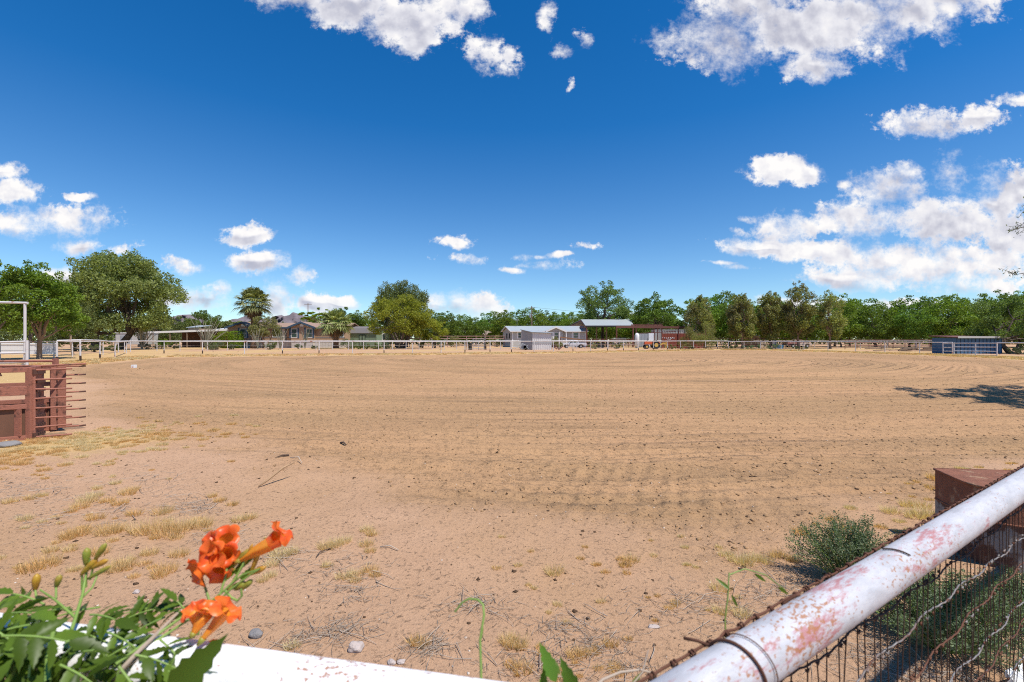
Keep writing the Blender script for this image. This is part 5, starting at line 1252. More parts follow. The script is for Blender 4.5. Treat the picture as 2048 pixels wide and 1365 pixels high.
# open barn
Zb = 96.0
def barn():
    t = thing('open_barn', (XX(1215, Zb), Zb, 0), 'open sided hay barn with grey metal roof on tall posts under the big tree', 'barn')
    a = P(1170.5, 652, Zb); b = P(1268, 652, Zb); c = P(1259, 640.5, Zb+7); d = P(1162, 640.3, Zb+7)
    MB().hexa(a, b, c, d, (0, 0, .12)).build('roof', m_tin, t)
    e = d + Vector((-2.2, 7, -1.4)); f_ = c + Vector((-.6, 7, -1.4)); MB().hexa(d + Vector((0, .01, -.01)), c + Vector((0, .01, -.01)), f_, e, (0, 0, .12)).build('roof', m_tin, t)
    MB().beam(a - Vector((0, -.1, .12)), b - Vector((0, -.1, .12)), .15, .32).build('eave_beam', m_dark, t)
    tr = MB(); tr.beam(a - Vector((0, 0, .1)), d - Vector((0, 0, .1)), .15); tr.beam(d - Vector((0, 0, .1)), e, .15); tr.beam(a - Vector((0, 0, .3)), e - Vector((0, 0, .5)), .15)
    for k in (.25, .5, .75): p = a.lerp(e, k) - Vector((0, 0, .35)); q = (a.lerp(d, k*2) if k <= .5 else d.lerp(e, k*2-1)); tr.beam(p, q, .12)
    tr.build('truss', m_redsteel, t)
    for (px, dz) in ((1173, 0), (1193, 3), (1213, 3), (1233, 0), (1266, 0)):
        z = Zb + .2 + dz; MB().tube([(XX(px, z), z, 0), (XX(px, z), z, ZZ(652, Zb)-.1)], .16, 8).build('post', m_wood if px in (1193, 1213) else m_redsteel, t)
barn()
panel('cattle_panel', 'pale grey pipe cattle panel standing under the open barn', (XX(1226, 92), 92), (XX(1252, 92), 92), 1.9, (.3,.5,.68,.84,.99), mat=m_grey_steel, r=.05, mids=(.5,), cat='panel')
# red pole frame, metal wall and panels
def red_yard():
    Z = 88.0
    t = thing('pole_frame', (XX(1300, Z), Z, 0), 'rust red pole frame with long beams beside the open barn', 'frame')
    MB().beam(P(1232, 654, Z), P(1369, 655.5, Z), .22, .42).build('beam', m_redsteel, t); MB().beam(P(1262, 650.5, Z+5), P(1325, 651, Z+5), .2, .25).build('beam', m_redsteel, t)
    MB().beam(P(1272, 667.5, Z), P(1352, 663.5, Z), .12, .14).build('beam', m_redsteel, t)
    for px in (1272, 1308, 1315.5, 1323.5, 1356.5): MB().tube([(XX(px, Z), Z, 0), (XX(px, Z), Z, ZZ(651, Z))], .10, 8).build('post', m_redsteel, t)
    MB().tube([(XX(1368.5, Z), Z, 0), (XX(1368.5, Z), Z, ZZ(650, Z))], .10, 8).build('post', m_grey_steel, t)
    Z2 = 84.0
    t = thing('metal_wall', (XX(1366, Z2), Z2, 0), 'long rusty red sheet metal wall right of the pole frame', 'wall')
    m = MB(); x0, x1 = XX(1323, Z2), XX(1411, Z2); m.box(x0, x1, Z2, Z2+.06, .1, ZZ(667.3, Z2)); ribs(m, x0+.1, x1-.1, Z2, .12, ZZ(667.3, Z2)-.02, .55, .035, .08); m.build('sheet', m_redmetal, t)
    for px in (1323, 1357, 1410): MB().tube([(XX(px, Z2), Z2-.15, 0), (XX(px, Z2), Z2-.15, ZZ(648 if px == 1410 else 662, Z2))], .07, 8).build('post', m_redsteel, t)
    h = MB(); rr_ = np.random.RandomState(3)
    for px, py in [(1324, 676), (1329, 676.3), (1333, 676.5), (1337, 676.2), (1340, 679), (1342, 677), (1345, 676), (1348, 676.5), (1341, 676), (1336, 678.6)]:
        p = P(px, py, Z2-.05); h.box(p.x-.10, p.x+.10, Z2-.05, Z2-.04, p.z-.06, p.z+.06)
    h.build('hole', m_white, t)
    Z3 = 92.0
    t = thing('container', (XX(1360, Z3), Z3, 0), 'pale corrugated container behind the rusty red wall', 'container')
    m = MB(); x0, x1 = XX(1310, Z3), XX(1409, Z3); m.box(x0, x1, Z3, Z3+2.5, .1, ZZ(661, Z3)); ribs(m, x0+.1, x1-.1, Z3, .12, ZZ(661, Z3)-.1, .5, .05, .18); m.build('body', m_corrg, t); MB().box(x0-.05, x1+.05, Z3-.08, Z3+2.6, ZZ(661, Z3)+.004, ZZ(661, Z3)+.1).build('roof', m_tinw, t)
    Z4 = 86.5
    t = thing('sheet_panel', (XX(1290, Z4), Z4, 0), 'grey sheet metal panels leaning under the red poles', 'panel')
    for (a_, b_, mt) in ((1277, 1297, m_grey_steel), (1297.3, 1308, m_tinw)):
        m = MB(); m.box(XX(a_, Z4), XX(b_, Z4)-.01, Z4, Z4+.05, .3, ZZ(667.8 if a_ < 1290 else 667, Z4)); ribs(m, XX(a_, Z4)+.1, XX(b_, Z4)-.1, Z4, .35, ZZ(668.5, Z4), .45); m.build('sheet', mt, t)
    Z5 = 86.0
    t = thing('propane_tank', (XX(1274, Z5), Z5, 0), 'white upright tank beside the red poles', 'tank'); x = XX(1274, Z5)
    mb = MB(); mb.tube([(x, Z5, .3), (x, Z5, .4), (x, Z5, 2.4), (x, Z5, 2.75), (x, Z5, 2.9)], [.3, .42, .42, .3, .05], 14); mb.build('body', m_white, t, smooth=True, fix=False); mb = MB(); mb.tube([(x, Z5, 0), (x, Z5, .3)], .3, 10); mb.build('base', m_grey_steel, t)
    Z6 = 90.5
    t = thing('ladder', P(1375, 680, Z6), 'wooden ladder leaning on the pale container', 'ladder')
    a1, a2 = P(1369.5, 668, Z6-.3), P(1376.5, 648, Z6+.2)
    mb = MB(); mb.beam(a1 - Vector((.3, .1, 1.8)), a2, .1); o_ = Vector((.42, 0, 0)); mb.beam(a1 - Vector((.3, .1, 1.8)) + o_, a2 + o_, .1); mb.build('side_rail', m_palewood, t)
    mb = MB(); s0 = a1 - Vector((.3, .1, 1.8))
    for k in np.linspace(.05, .95, 11): mb.beam(s0.lerp(a2, k), s0.lerp(a2, k) + o_, .05)
    mb.build('rung', m_palewood, t)
red_yard()
# tractor / implement
def tractor():
    Z = 80.0; x0 = XX(1288, Z); s = 1.0
    t = thing('tractor', (x0+1.6, Z, 0), 'small old orange and yellow tractor parked behind the fence', 'tractor')
    MB().prism([(x0, .75), (x0+1.3, .80), (x0+1.35, 1.35), (x0+.1, 1.25)], 'y', Z-.35, Z+.35).build('hood', m_orange, t, bevel=.04)
    MB().box(x0+1.3, x0+2.0, Z-.4, Z+.4, .6, 1.0).build('body', m_yellow, t, bevel=.03)
    MB().box(x0+1.75, x0+2.2, Z-.25, Z+.25, 1.0, 1.15).box(x0+2.1, x0+2.2, Z-.25, Z+.25, 1.15, 1.5).build('seat', m_dark, t)
    m = MB()
    for sy in (-.6, .6): m.prism([(x0+1.3, 1.0), (x0+1.6, 1.38), (x0+2.3, 1.38), (x0+2.6, 1.0), (x0+2.5, 1.0), (x0+2.25, 1.3), (x0+1.65, 1.3), (x0+1.42, 1.0)], 'y', Z+sy-.15, Z+sy+.15)
    m.build('fender', m_orange, t)
    for (xx, r_, sy) in ((x0+.35, .38, -.5), (x0+.35, .38, .5), (x0+1.95, .68, -.6), (x0+1.95, .68, .6)):
        w_ = MB().tube([(xx, Z+sy-.12, r_), (xx, Z+sy+.12, r_)], r_, 20).build('wheel', m_tyre, t); MB().tube([(xx, Z+sy-.13, r_), (xx, Z+sy+.13, r_)], r_*.5, 16).build('rim', m_yellow, w_)
    m = MB(); m.beam((x0+2.4, Z-.5, .5), (x0+3.7, Z-.5, 1.1), .12); m.beam((x0+2.4, Z+.5, .5), (x0+3.7, Z+.5, 1.1), .12); m.beam((x0+3.7, Z-.7, 1.1), (x0+3.7, Z+.7, 1.1), .14)
    for k in (-.6, -.2, .2, .6): m.beam((x0+3.7, Z+k, 1.1), (x0+4.0, Z+k, .2), .09)
    m.build('implement', m_yellow, t); MB().tube([(x0+.6, Z-.2, 1.3), (x0+.6, Z-.2, 1.85)], .05, 8).build('exhaust', m_dark, t)
    mt = MB(); mt.tube([(x0+1.45, Z, 1.0), (x0+1.75, Z, 1.45)], .03, 6); mt.tube([Vector((x0+1.76, Z, 1.46)) + Vector((math.cos(a)*.10, math.sin(a)*.2, math.sin(a)*0)) for a in np.linspace(0, 6.28, 12)], .02, 6); mt.build('steering_wheel', m_dark, t)
tractor()
# pickup truck, side on, nose to the left
def pickup(name, label, x0, Y, L, paint, flip=1, rotz=0.0):
    t = thing(name, (x0+L/2, Y, 0), label, 'truck'); s = L/5.4
    def X(v): return x0 + v*s if flip > 0 else x0 + L - v*s
    w2 = .95*s
    body = [(0, .55), (0, .95), (.15, 1.05), (1.35, 1.15), (5.35, 1.18), (5.4, .6), (4.75, .45), (4.6, .75), (4.3, .9), (3.95, .9), (3.68, .75), (3.5, .42), (1.55, .42), (1.4, .75), (1.1, .9), (.8, .9), (.5, .75), (.35, .5)]
    b = MB(); b.prism([(X(a), z*s) for a, z in body], 'y', Y-w2, Y+w2).build('body', paint, t, bevel=.03*s)
    cab = [(1.35, 1.152), (1.95, 1.72), (2.15, 1.78), (3.35, 1.78), (3.5, 1.70), (3.62, 1.182)]
    MB().prism([(X(a), z*s) for a, z in cab], 'y', Y-w2*.86, Y+w2*.86).build('cab', paint, t, bevel=.04*s)
    for (q, nm) in (([(1.60, 1.20), (2.02, 1.66), (2.38, 1.68), (2.38, 1.20)], 'side_window'), ([(2.48, 1.20), (2.48, 1.68), (3.28, 1.68), (3.42, 1.20)], 'side_window')):
        MB().prism([(X(a), z*s) for a, z in q], 'y', Y-w2*.86-.012, Y+w2*.86+.012).build(nm, m_glass, t)
    MB().hexa((X(1.36), Y-w2*.8, 1.21*s), (X(1.36), Y+w2*.8, 1.21*s), (X(1.93), Y+w2*.72, 1.70*s), (X(1.93), Y-w2*.72, 1.70*s), (-.03*flip, 0, .03)).build('windscreen', m_glass, t)
    bed = MB(); bed.box(min(X(3.75), X(5.3)), max(X(3.75), X(5.3)), Y-w2*.86, Y+w2*.86, 1.183*s, 1.19*s); bed.build('bed_floor', m_dark, t)
    MB().box(min(X(-.12), X(.05)), max(X(-.12), X(.05)), Y-w2, Y+w2, .48*s, .70*s).build('bumper', m_grey_steel, t, bevel=.02); MB().box(min(X(5.38), X(5.55)), max(X(5.38), X(5.55)), Y-w2, Y+w2, .48*s, .68*s).build('bumper', m_grey_steel, t, bevel=.02)
    for sy in (-1, 1): MB().box(min(X(-.03), X(.12)), max(X(-.03), X(.12)), Y+sy*w2*.72-.14, Y+sy*w2*.72+.14, .78*s, .94*s).build('headlight', m_glass, t)
    MB().box(min(X(.35), X(5.0)), max(X(.35), X(5.0)), Y-w2-.012, Y-w2-.002, .62*s, .68*s).build('side_moulding', m_dark, t)
    for xx in (.95, 4.13):
        for sy in (-1, 1):
            yc = Y+sy*(w2-.1); w_ = MB().tube([(X(xx), yc-.12, .38*s), (X(xx), yc+.12, .38*s)], .38*s, 22).build('wheel', m_tyre, t); MB().tube([(X(xx), yc-.13, .38*s), (X(xx), yc+.13, .38*s)], .21*s, 14).build('rim', m_rim, w_)
    MB().box(X(1.75)-.1, X(1.75)+.1, Y-w2-.18, Y-w2-.0, 1.2*s, 1.38*s).build('mirror', m_dark, t)
    return t
Zt = 88.0
pickup('pickup_truck', 'silver white pickup truck parked beside the small corrugated shed', XX(1124, Zt), Zt, 48*Zt/F, m_truck)
pickup('pickup_truck', 'old dark red and cream pickup half hidden under the pines', XX(1570, 93), 93, 4.9, pbr('faded_red_truck', (0.28, 0.11, 0.10), 0.5, .2, 2, col2=(.6, .5, .42), c2scale=.6, c2lo=.5, c2hi=.55), flip=-1)
# low trailer behind the truck and brown boom
t = thing('flatbed_trailer', (XX(1200, 88), 88, 0), 'low dark flatbed trailer behind the pickup truck', 'trailer')
MB().box(XX(1177, 88), XX(1232, 88), 87.2, 88.8, .75, .9).build('deck', m_dark, t)
for xx in (1196, 1203): MB().tube([(XX(xx, 88), 87.1, .35), (XX(xx, 88), 87.35, .35)], .35, 16).build('wheel', m_tyre, t)
MB().beam((XX(1177, 88), 88, .8), (XX(1170, 88), 88, .5), .1).build('hitch', m_redsteel, t)
t = thing('boom', P(1150, 680, 89), 'long orange brown steel boom slanting down behind the pickup cab', 'boom')
MB().beam(P(1121, 674.8, 91), P(1176, 682, 90), .22, .25).build('arm', pbr('brown_boom', (.35, .17, .08), .7, .2, 2), t); MB().tube([(XX(1121, 91), 91, 0), P(1121, 674.8, 91)], .1, 8).build('mast', m_redsteel, t)
# scrap heap left of shed, A frame and bits
t = thing('scrap_heap', (XX(1048, 70), 70, 0), 'heap of grey pipes and scrap against the corrugated shed', 'scrap')
r_ = np.random.RandomState(9); mb = MB()
for i in range(14):
    p = Vector((XX(r_.uniform(1036, 1054), 71), 70.5 + r_.uniform(0, 1), r_.uniform(.05, .7))); q = p + Vector((r_.uniform(-1.2, 1.2), r_.uniform(-.3, .3), r_.uniform(-.3, .4))); q.z = max(.05, q.z); MB().tube([p, q], .05, 6).build('pipe', m_grey_steel, t); mb = MB(); mb.tube([(XX(1051, 71), 70.6, .35), (XX(1051, 71), 70.9, .35)], .35, 16); mb.build('tyre', m_tyre, t)
t = thing('angle_iron_stand', (XX(1112, 72), 72, 0), 'rust brown angle frame lying between the shed and the pickup', 'stand')
mb = MB(); mb.beam(P(1104, 691, 72), P(1114, 699, 72), .14); mb.beam(P(1110, 690, 72.5), P(1118, 699.5, 72.5), .14); mb.beam(P(1127, 692, 72), P(1117, 700, 72), .14); mb.build('bar', m_redsteel, t)
# gate and dead tree left of the grey house
panel('stock_gate', 'dark grey five bar gate beside the bare dead tree', (XX(946, 72), 72), (XX(968, 72), 72), 1.75, (.1,.3,.5,.7,.97), mat=m_grey_steel, r=.05, cat='gate')
t = thing('gate_post', (XX(940, 72), 72, 0), 'thick dark wooden post left of the five bar gate', 'post'); MB().tube([(XX(940.5, 72), 72, -.1), (XX(940, 72), 72, 1.1)], .3, 10).build('stump', m_dark, t); MB().tube([(XX(932, 72), 72, -.1), (XX(932, 72), 72, 1.5)], .07, 8).build('stake', m_wood, t)
t = thing('dead_tree', (XX(970.5, 73), 73, 0), 'short dead tree with bare whitish branches beside the five bar gate', 'tree')
b0 = Vector((XX(970.5, 73), 73, -.1)); mb = MB(); tp = P(970, 672, 73); mb.tube([b0, b0.lerp(tp, .5), tp], [.22, .18, .15], 8); mb.build('trunk', m_bark, t, smooth=True)
mb = MB()
for (a_, b_, c_, d_) in ((966, 668, 975, 662), (971, 663, 981, 664), (975, 668, 977, 662), (974, 666, 983, 665)): mb.tube([tp, P(a_ if a_ > 968 else 973, b_, 73), P(c_, d_, 73)], [.13, .08, .03], 6)
mb.tube([tp, P(967, 667, 73), P(963, 671, 73.2)], [.10, .06, .02], 6); mb.tube([P(972, 667, 73), P(970, 663, 73.1), P(969, 661, 73)], [.07, .05, .02], 6); mb.build('branch', m_palewood, t, smooth=True)
# far red brown pipe fence
pp = [(XX(px, 100), 100) for px in range(762, 1010, 19)]
pipe_line('distant reddish pipe corral fence behind the yard at the orchard edge', pp, 2.4, .07, pbr('faded_red_pipe', (.34, .20, .17), .7, .2, 1), rails=(1.0, .78, .5))
pp = [(XX(px, 92), 92) for px in range(1172, 1275, 17)]
pipe_line('rusty pipe corral fence under the open barn', pp, 1.7, .06, m_redsteel, rails=(1.0, .7, .4))
pp = [(XX(px, 84), 84) for px in range(1418, 1600, 22)]
pipe_line('low brown pipe corral fence beneath the pine trees', pp, 1.9, .06, m_redsteel, rails=(1.0, .7, .4))
pp = [(XX(px, 76), 76) for px in range(1690, 1925, 24)]
pipe_line('grey pipe corral fence in the shade of the pecan trees', pp, 1.55, .05, m_redsteel, rails=(1.0, .72, .42))
# utility poles
def pole(px, ytop, Z, label, arm_w=1.8, r=.17, tr=True):
    x = XX(px, Z); t = thing('utility_pole', (x, Z, 0), label, 'utility pole'); zt = ZZ(ytop, Z)
    MB().tube([(x, Z, -.2), (x, Z, zt)], [r, r*.7], 10).build('pole', m_wood, t)
    MB().box(x-arm_w/2, x+arm_w/2, Z-.09, Z+.03, zt-.55, zt-.42).build('crossarm', m_wood, t)
    for k in (-.9, 0, .9): MB().tube([(x+k*arm_w/2, Z-.03, zt-.42), (x+k*arm_w/2, Z-.03, zt-.22)], .05, 6).build('insulator', m_white, t)
    if tr: MB().tube([(x-.42, Z-.1, zt-3.0), (x-.42, Z-.1, zt-2.0)], .22, 12).build('transformer', m_grey_steel, t)
    return Vector((x, Z, zt))
p1_ = pole(1063.5, 612.5, 118, 'brown utility pole with transformer behind the grey house roof')
p2_ = pole(616, 606.5, 160, 'distant thin utility pole behind the tan house roof', 2.6, .16, False)
t = thing('power_line', p1_, 'thin power cables running right from the utility pole past the big tree', 'power line')
for k, (pe, dz) in enumerate(((P(1500, 640, 118), .3), (P(1500, 652, 118), 2.4), (P(850, 640, 118), 2.2))):
    a = p1_ - Vector((0, 0, dz)); pts = [a.lerp(pe, i/14) - Vector((0, 0, 1.6*math.sin(math.pi*i/14)*.5)) for i in range(15)]; MB().tube(pts, .022, 5, False).build('cable', m_dark, t, fix=False)
# blue shed right
def shed_blue():
    Z = 51.5; x0, x1 = XX(1913, Z), XX(2004, Z); t = thing('blue_shed', ((x0+x1)/2, Z, 0), 'blue board shed with a flat pale roof behind the four bar gate', 'shed')
    m = MB(); m.box(x0, x1, Z, Z+3, -.05, ZZ(676, Z)); m.build('wall', m_blue, t); m = MB(); ribs(m, x0+.03, x1-.03, Z, 0, ZZ(676, Z)-.02, .42, .03, .05); m.build('batten', pbr('dark_blue_batten', (.02, .045, .09), .8, .1, 3), t)
    MB().hexa((x0-.2, Z-.35, ZZ(676.3, Z)), (x1+.2, Z-.35, ZZ(676.3, Z)), (x1+.2, Z+3.2, ZZ(673, Z)), (x0-.2, Z+3.2, ZZ(673, Z)), (0, 0, .10)).build('roof', m_redsteel, t)
    MB().box(x0-.2, x1+.2, Z-.40, Z-.36, ZZ(676.5, Z)-.02, ZZ(672.6, Z)-.02).build('fascia', m_lgrey, t)
shed_blue()
gq = G(1557, 693.5); t = thing('water_trough', (XX(1557, 84), 84, 0), 'bright blue plastic water trough under the pines', 'trough'); x = XX(1557, 82)
mb = MB(); mb.tube([(x, 82, 0), (x, 82, .62), (x, 82, .66), (x, 82, .66), (x, 82, .3)], [.75, .85, .85, .75, .7], 20); mb.build('tub', m_cyan, t, fix=False)
for (px, Z, lab) in ((1547, 82, 'pale upright barrel at the left of the blue water trough'),(1551, 82.5, 'second pale barrel touching the blue water trough')):
    x = XX(px, Z); t = thing('barrel', (x, Z, 0), lab, 'barrel'); mb = MB(); mb.tube([(x, Z, 0), (x, Z, .1), (x, Z, 1.3), (x, Z, 1.5)], [.14, .16, .16, .12], 12); mb.build('drum', m_grey_steel, t, fix=False)
    MB().tube([(x, Z, .7), (x, Z, .74)], .17, 12).build('hoop', m_dark, t)
t = thing('lumber_pile', (XX(1800, 60), 60, 0), 'low heap of dark boards and posts between the two right fences', 'lumber'); mb = MB(); r_ = np.random.RandomState(4)
for i in range(26):
    x = XX(r_.uniform(1740, 1885), 61); y = 61 + r_.uniform(0, 2); a = r_.uniform(-.3, .3); L = r_.uniform(1, 3); z = r_.uniform(.1, .6); mb.beam((x, y, z), (x+L*math.cos(a), y+L*math.sin(a), z + r_.uniform(-.08, .12)), .14, .1)
mb.build('board', m_wood, t)
t = thing('cream_hut', (XX(1500, 100), 100, 0), 'small cream hut glimpsed between the pine trunks', 'hut'); MB().box(XX(1500, 100), XX(1532, 100), 100, 103, 0, ZZ(673, 100)).build('wall', pbr('cream_wall', (.5, .42, .33), .8, .1, 2), t); MB().box(XX(1498, 100), XX(1534, 100), 99.6, 103.3, ZZ(673, 100)+.003, ZZ(672, 100)+.1).build('roof', m_tin, t)
MB().box(XX(1510, 100), XX(1514, 100), 99.95, 99.99, .1, 1.9).build('door', m_wood, t)
# ------------------------------------------------------------------ trees
# orchard : four crowns, copied
OR = []
rs = np.random.RandomState(77)
def orchard_proto(seed, mat, base):
    return make_tree('pecan_tree', seed, base, (4.9, 4.9, 4.9), 5.6, 54, .24, 8200, .38, mat, m_bark, 'leafy green pecan tree', 'tree', trunk_r=.20, flat=.7, lowcut=-.95, nl=6)
protos = []
spots = []
LR = 'bright green pecan tree in the dense orchard rows beyond the right hand fence'
GR = 'orchard trees beyond the right fence'
LL = 'low green pecan tree in the far orchard row behind the houses'
GL = 'orchard trees behind the houses'
for row, Zr in enumerate((96, 105, 114)):
    for i, px in enumerate(np.arange(1395 + row*31, 2260, 72 if row == 0 else 80)):
        Z = Zr + rs.uniform(-1.2, 1.2) - max(0, px-1700)*.022
        spots.append((XX(px + rs.uniform(-9, 9), Z), Z, rs.uniform(.84, 1.12)*(1.0 if row == 0 else 1.05), rs.uniform(.92, 1.16), LR, GR))
for row, Zr in enumerate((126, 136)):
    for i, px in enumerate(np.arange(618 + row*28, 1330, 56)):
        if 735 < px < 850: continue
        Z = Zr + rs.uniform(-1.5, 1.5); spots.append((XX(px + rs.uniform(-7, 7), Z), Z, rs.uniform(.92, 1.15), rs.uniform(.80, .96)*(1.02 if row else 1), LL, GL))
for i, (x, y, s, sz, lab, gr) in enumerate(spots):
    if i < 5:
        p = orchard_proto(100+i, f_pecan if i % 2 == 0 else f_pecan2, (x, y, 0)); p['label'] = lab; p['group'] = gr; p.scale = (s, s, s*sz); protos.append(p)
    else:
        copy_tree(protos[rs.randint(5)], (x, y, 0), rs.uniform(0, 6.28), (s, s, s*sz), lab, gr)
# big deciduous trees
make_tree('elm_tree', 1, (XX(1205, 108), 108, 0), (7.2, 6.5, 6.6), 9.0, 60, .22, 15000, .36, f_elm, m_bark, 'tall broad green tree rising above the open barn roof', 'tree', trunk_r=.42, nl=10, flat=.7)
make_tree('elm_tree', 2, (XX(1311, 100), 100, 0), (6.2, 5.5, 5.2), 6.6, 52, .22, 12000, .36, f_pecan2, m_bark, 'rounded green tree behind the rust red pole frame', 'tree', trunk_r=.34, nl=9, flat=.7)
# pines in a row
for (px, top, hw, Z, seed, lab) in ((1397, 592, 29, 86, 11, 'dome shaped olive pine right of the rusty red wall'), (1484, 587, 28, 82, 12, 'olive pine with a rounded top, second from the rusty wall'), (1540, 580, 29, 84, 13, 'dark ragged pine with bare inner branches, between two pines'),
        (1597, 563, 34, 82, 14, 'tallest olive pine with a pointed crown above the fence'), (1660, 581, 28, 80, 15, 'thin greyish pine with visible red brown trunk, rightmost of the pine row')):
    zt = ZZ(top, Z); rz = (zt-1.0)/2; r_ = hw*Z/F
    make_tree('pine_tree', seed, (XX(px, Z), Z, 0), (r_*1.03, r_, rz), zt-rz, 80, .22, 15000 if px != 1660 else 8500, .26, f_pine, m_barkl, lab, 'tree', trunk_r=.22, nl=16, flat=1.25, lowcut=-.98, fork=.25)
# left: big willow-like tree
make_tree('willow_tree', 3, (XX(216, 74), 74, 0), (9.6, 7.5, 7.3), 8.6, 140, .20, 46000, .36, f_willow, m_bark, 'big spreading feathery tree with dark forked trunk left of the patio', 'tree', trunk_r=.6, trunks=2, droop=.6, flat=.85, nl=14, lowcut=-.92, spread=.12, ctr_off=(2.2, 0), fork=.15)
make_tree('broadleaf_tree', 4, (XX(80, 37), 37, 0), (3.3, 2.8, 3.9), 4.2, 64, .24, 16000, .20, f_pecan, m_barkl, 'leafy tree with pale whitewashed trunk behind the left alley fence', 'tree', trunk_r=.19, flat=.8)
make_tree('broadleaf_tree', 5, (XX(-20, 34), 34, 0), (2.4, 2.6, 3.8), 4.3, 40, .26, 10000, .20, f_pecan, m_bark, 'green tree cut by the left edge above the tall white frame', 'tree', trunk_r=.18, flat=.8)
make_tree('broadleaf_tree', 6, (XX(148, 46), 46, 0), (2.5, 2.2, 2.0), 3.6, 26, .28, 5200, .20, f_pecan, m_barkl, 'small bright green tree with thin bent trunk before the dark evergreen', 'tree', trunk_r=.11, flat=.8, ctr_off=(-1.0, 0))
make_tree('broadleaf_tree', 60, (XX(60, 52), 52, 0), (3.2, 3, 4.2), 5.6, 36, .26, 8000, .26, f_pecan2, m_bark, 'tall dark green tree behind the whitewashed trunk', 'tree', trunk_r=.2, flat=.9)
make_tree('evergreen_tree', 7, (XX(150, 62), 62, 0), (3.6, 3, 3.4), 3.6, 34, .27, 9000, .24, f_dark, m_bark, 'dark olive evergreen between the left trees and the big willow trunk', 'tree', trunk_r=.2, flat=1.2, lowcut=-.98)
make_tree('evergreen_tree', 8, (XX(325, 104), 104, 0), (8.0, 4, 3.6), 4.0, 40, .3, 9000, .34, f_dark, m_bark, 'low dark evergreen clump behind the storage trailer', 'tree', trunk_r=.2, flat=1.0, lowcut=-.98)
make_tree('mesquite_tree', 9, (XX(400, 118), 118, 0), (7.2, 5, 3.8), 5.4, 36, .26, 8000, .36, f_elm, m_bark, 'rounded green tree above the white patio roof', 'tree', trunk_r=.25)
make_tree('mesquite_tree', 29, (XX(452, 122), 122, 0), (4.0, 4, 2.6), 4.2, 26, .28, 4500, .34, f_dark, m_bark, 'small dark tree between the patio roof and the tall palm', 'tree', trunk_r=.2)
# centre: dark cypress dome and yellow green palo verde
make_tree('evergreen_tree', 10, (XX(803, 97), 97, 0), (6.7, 6, 6.6), 7.6, 120, .22, 46000, .28, f_dark, m_bark, 'large dark rounded evergreen behind the yellow green tree', 'tree', trunk_r=.4, trunks=2, flat=1.2, lowcut=-.95, nl=10)
make_tree('palo_verde_tree', 11, (XX(802, 84), 84, 0), (6.9, 5.2, 4.5), 5.7, 80, .22, 30000, .24, f_yel, m_bark, 'wide yellow green tree with many dark stems at the yard centre', 'tree', trunk_r=.22, trunks=7, flat=.8, droop=.25, nl=21, spread=.8, lowcut=-.8, ctr_off=(-.2, 0), fork=.5)
make_tree('palo_verde_tree', 12, (XX(868, 86), 86, 0), (2.9, 2.5, 2.6), 3.2, 26, .26, 7000, .22, f_yel, m_bark, 'small yellow green tree at the right foot of the wide one', 'tree', trunk_r=.12, trunks=3, droop=.25, lowcut=-.9)
make_tree('feathery_tree', 13, (XX(636, 112), 112, 0), (5.2, 4, 2.3), 7.3, 30, .26, 6500, .34, f_hedge, m_bark, 'flat topped feathery green tree behind the tan house roof', 'tree', trunk_r=.2, flat=.35, lowcut=-.4)
make_tree('leafy_tree', 14, (XX(694, 110), 110, 0), (5.0, 4, 4.3), 5.0, 32, .27, 8000, .34, f_pecan2, m_bark, 'green tree rising behind the green shed', 'tree', trunk_r=.2)
make_tree('olive_tree', 15, (XX(528, 84), 84, 0), (3.2, 2.4, 2.5), 3.6, 36, .27, 9500, .20, f_olive, m_barkl, 'small pale olive tree in front of the tan house under the tall palm', 'tree', trunk_r=.14, trunks=3, spread=.6, lowcut=-.6)
# right edge
make_tree('spreading_tree', 16, (XX(2034, 52), 52, 0), (5.6, 4.2, 3.5), 3.5, 64, .24, 26000, .19, f_elm, m_bark, 'dark spreading tree over the right end of the blue shed', 'tree', trunk_r=.28, trunks=2, spread=.6, lowcut=-.98, ctr_off=(1.0, .5))
# near pine outside the right edge : its shadow lies on the arena and its branch tips reach into view
t = make_tree('pine_tree', 17, (18.6, 9.7, 0), (5.2, 3.8, 2.6), 7.2, 60, .22, 38000, .13, f_pine, m_bark, 'near pine whose branch tips enter at the right edge and shade the arena', 'tree', trunk_r=.24, nl=14, flat=.8)
def sprig(p, q, n, seed, parent):
    r_ = np.random.RandomState(seed); pts = []; p, q = Vector(p), Vector(q); mb = MB(); mb.tube([p, p.lerp(q, .5) + Vector((0, 0, .05)), q], [.03, .015, .006], 6, False)
    for i in range(9):
        k = r_.uniform(.25, 1); a = p.lerp(q, k); b = a + Vector(r_.normal(size=3))*.16 + (q-p).normalized()*.18; mb.tube([a, b], [.008, .003], 4, False)
        for j in range(n//9): pts.append(tuple(a.lerp(b, r_.uniform(.1, 1.05)) + Vector(r_.normal(size=3))*.04))
    V_, F_ = leaves(r_, np.array(pts), .075, .022); np_mesh('branch_tip', V_, F_, f_dark, parent); mb.build('twig', m_bark, parent, smooth=True, fix=False)
Z0 = 12.2
for i, (a, b) in enumerate((((2130, 400), (2046, 412)), ((2130, 440), (2050, 442)), ((2120, 540), (2030, 550)), ((2120, 425), (2052, 455)))):
    sprig(P(a[0], a[1], Z0), P(b[0], b[1], Z0), 160, 60+i, t)
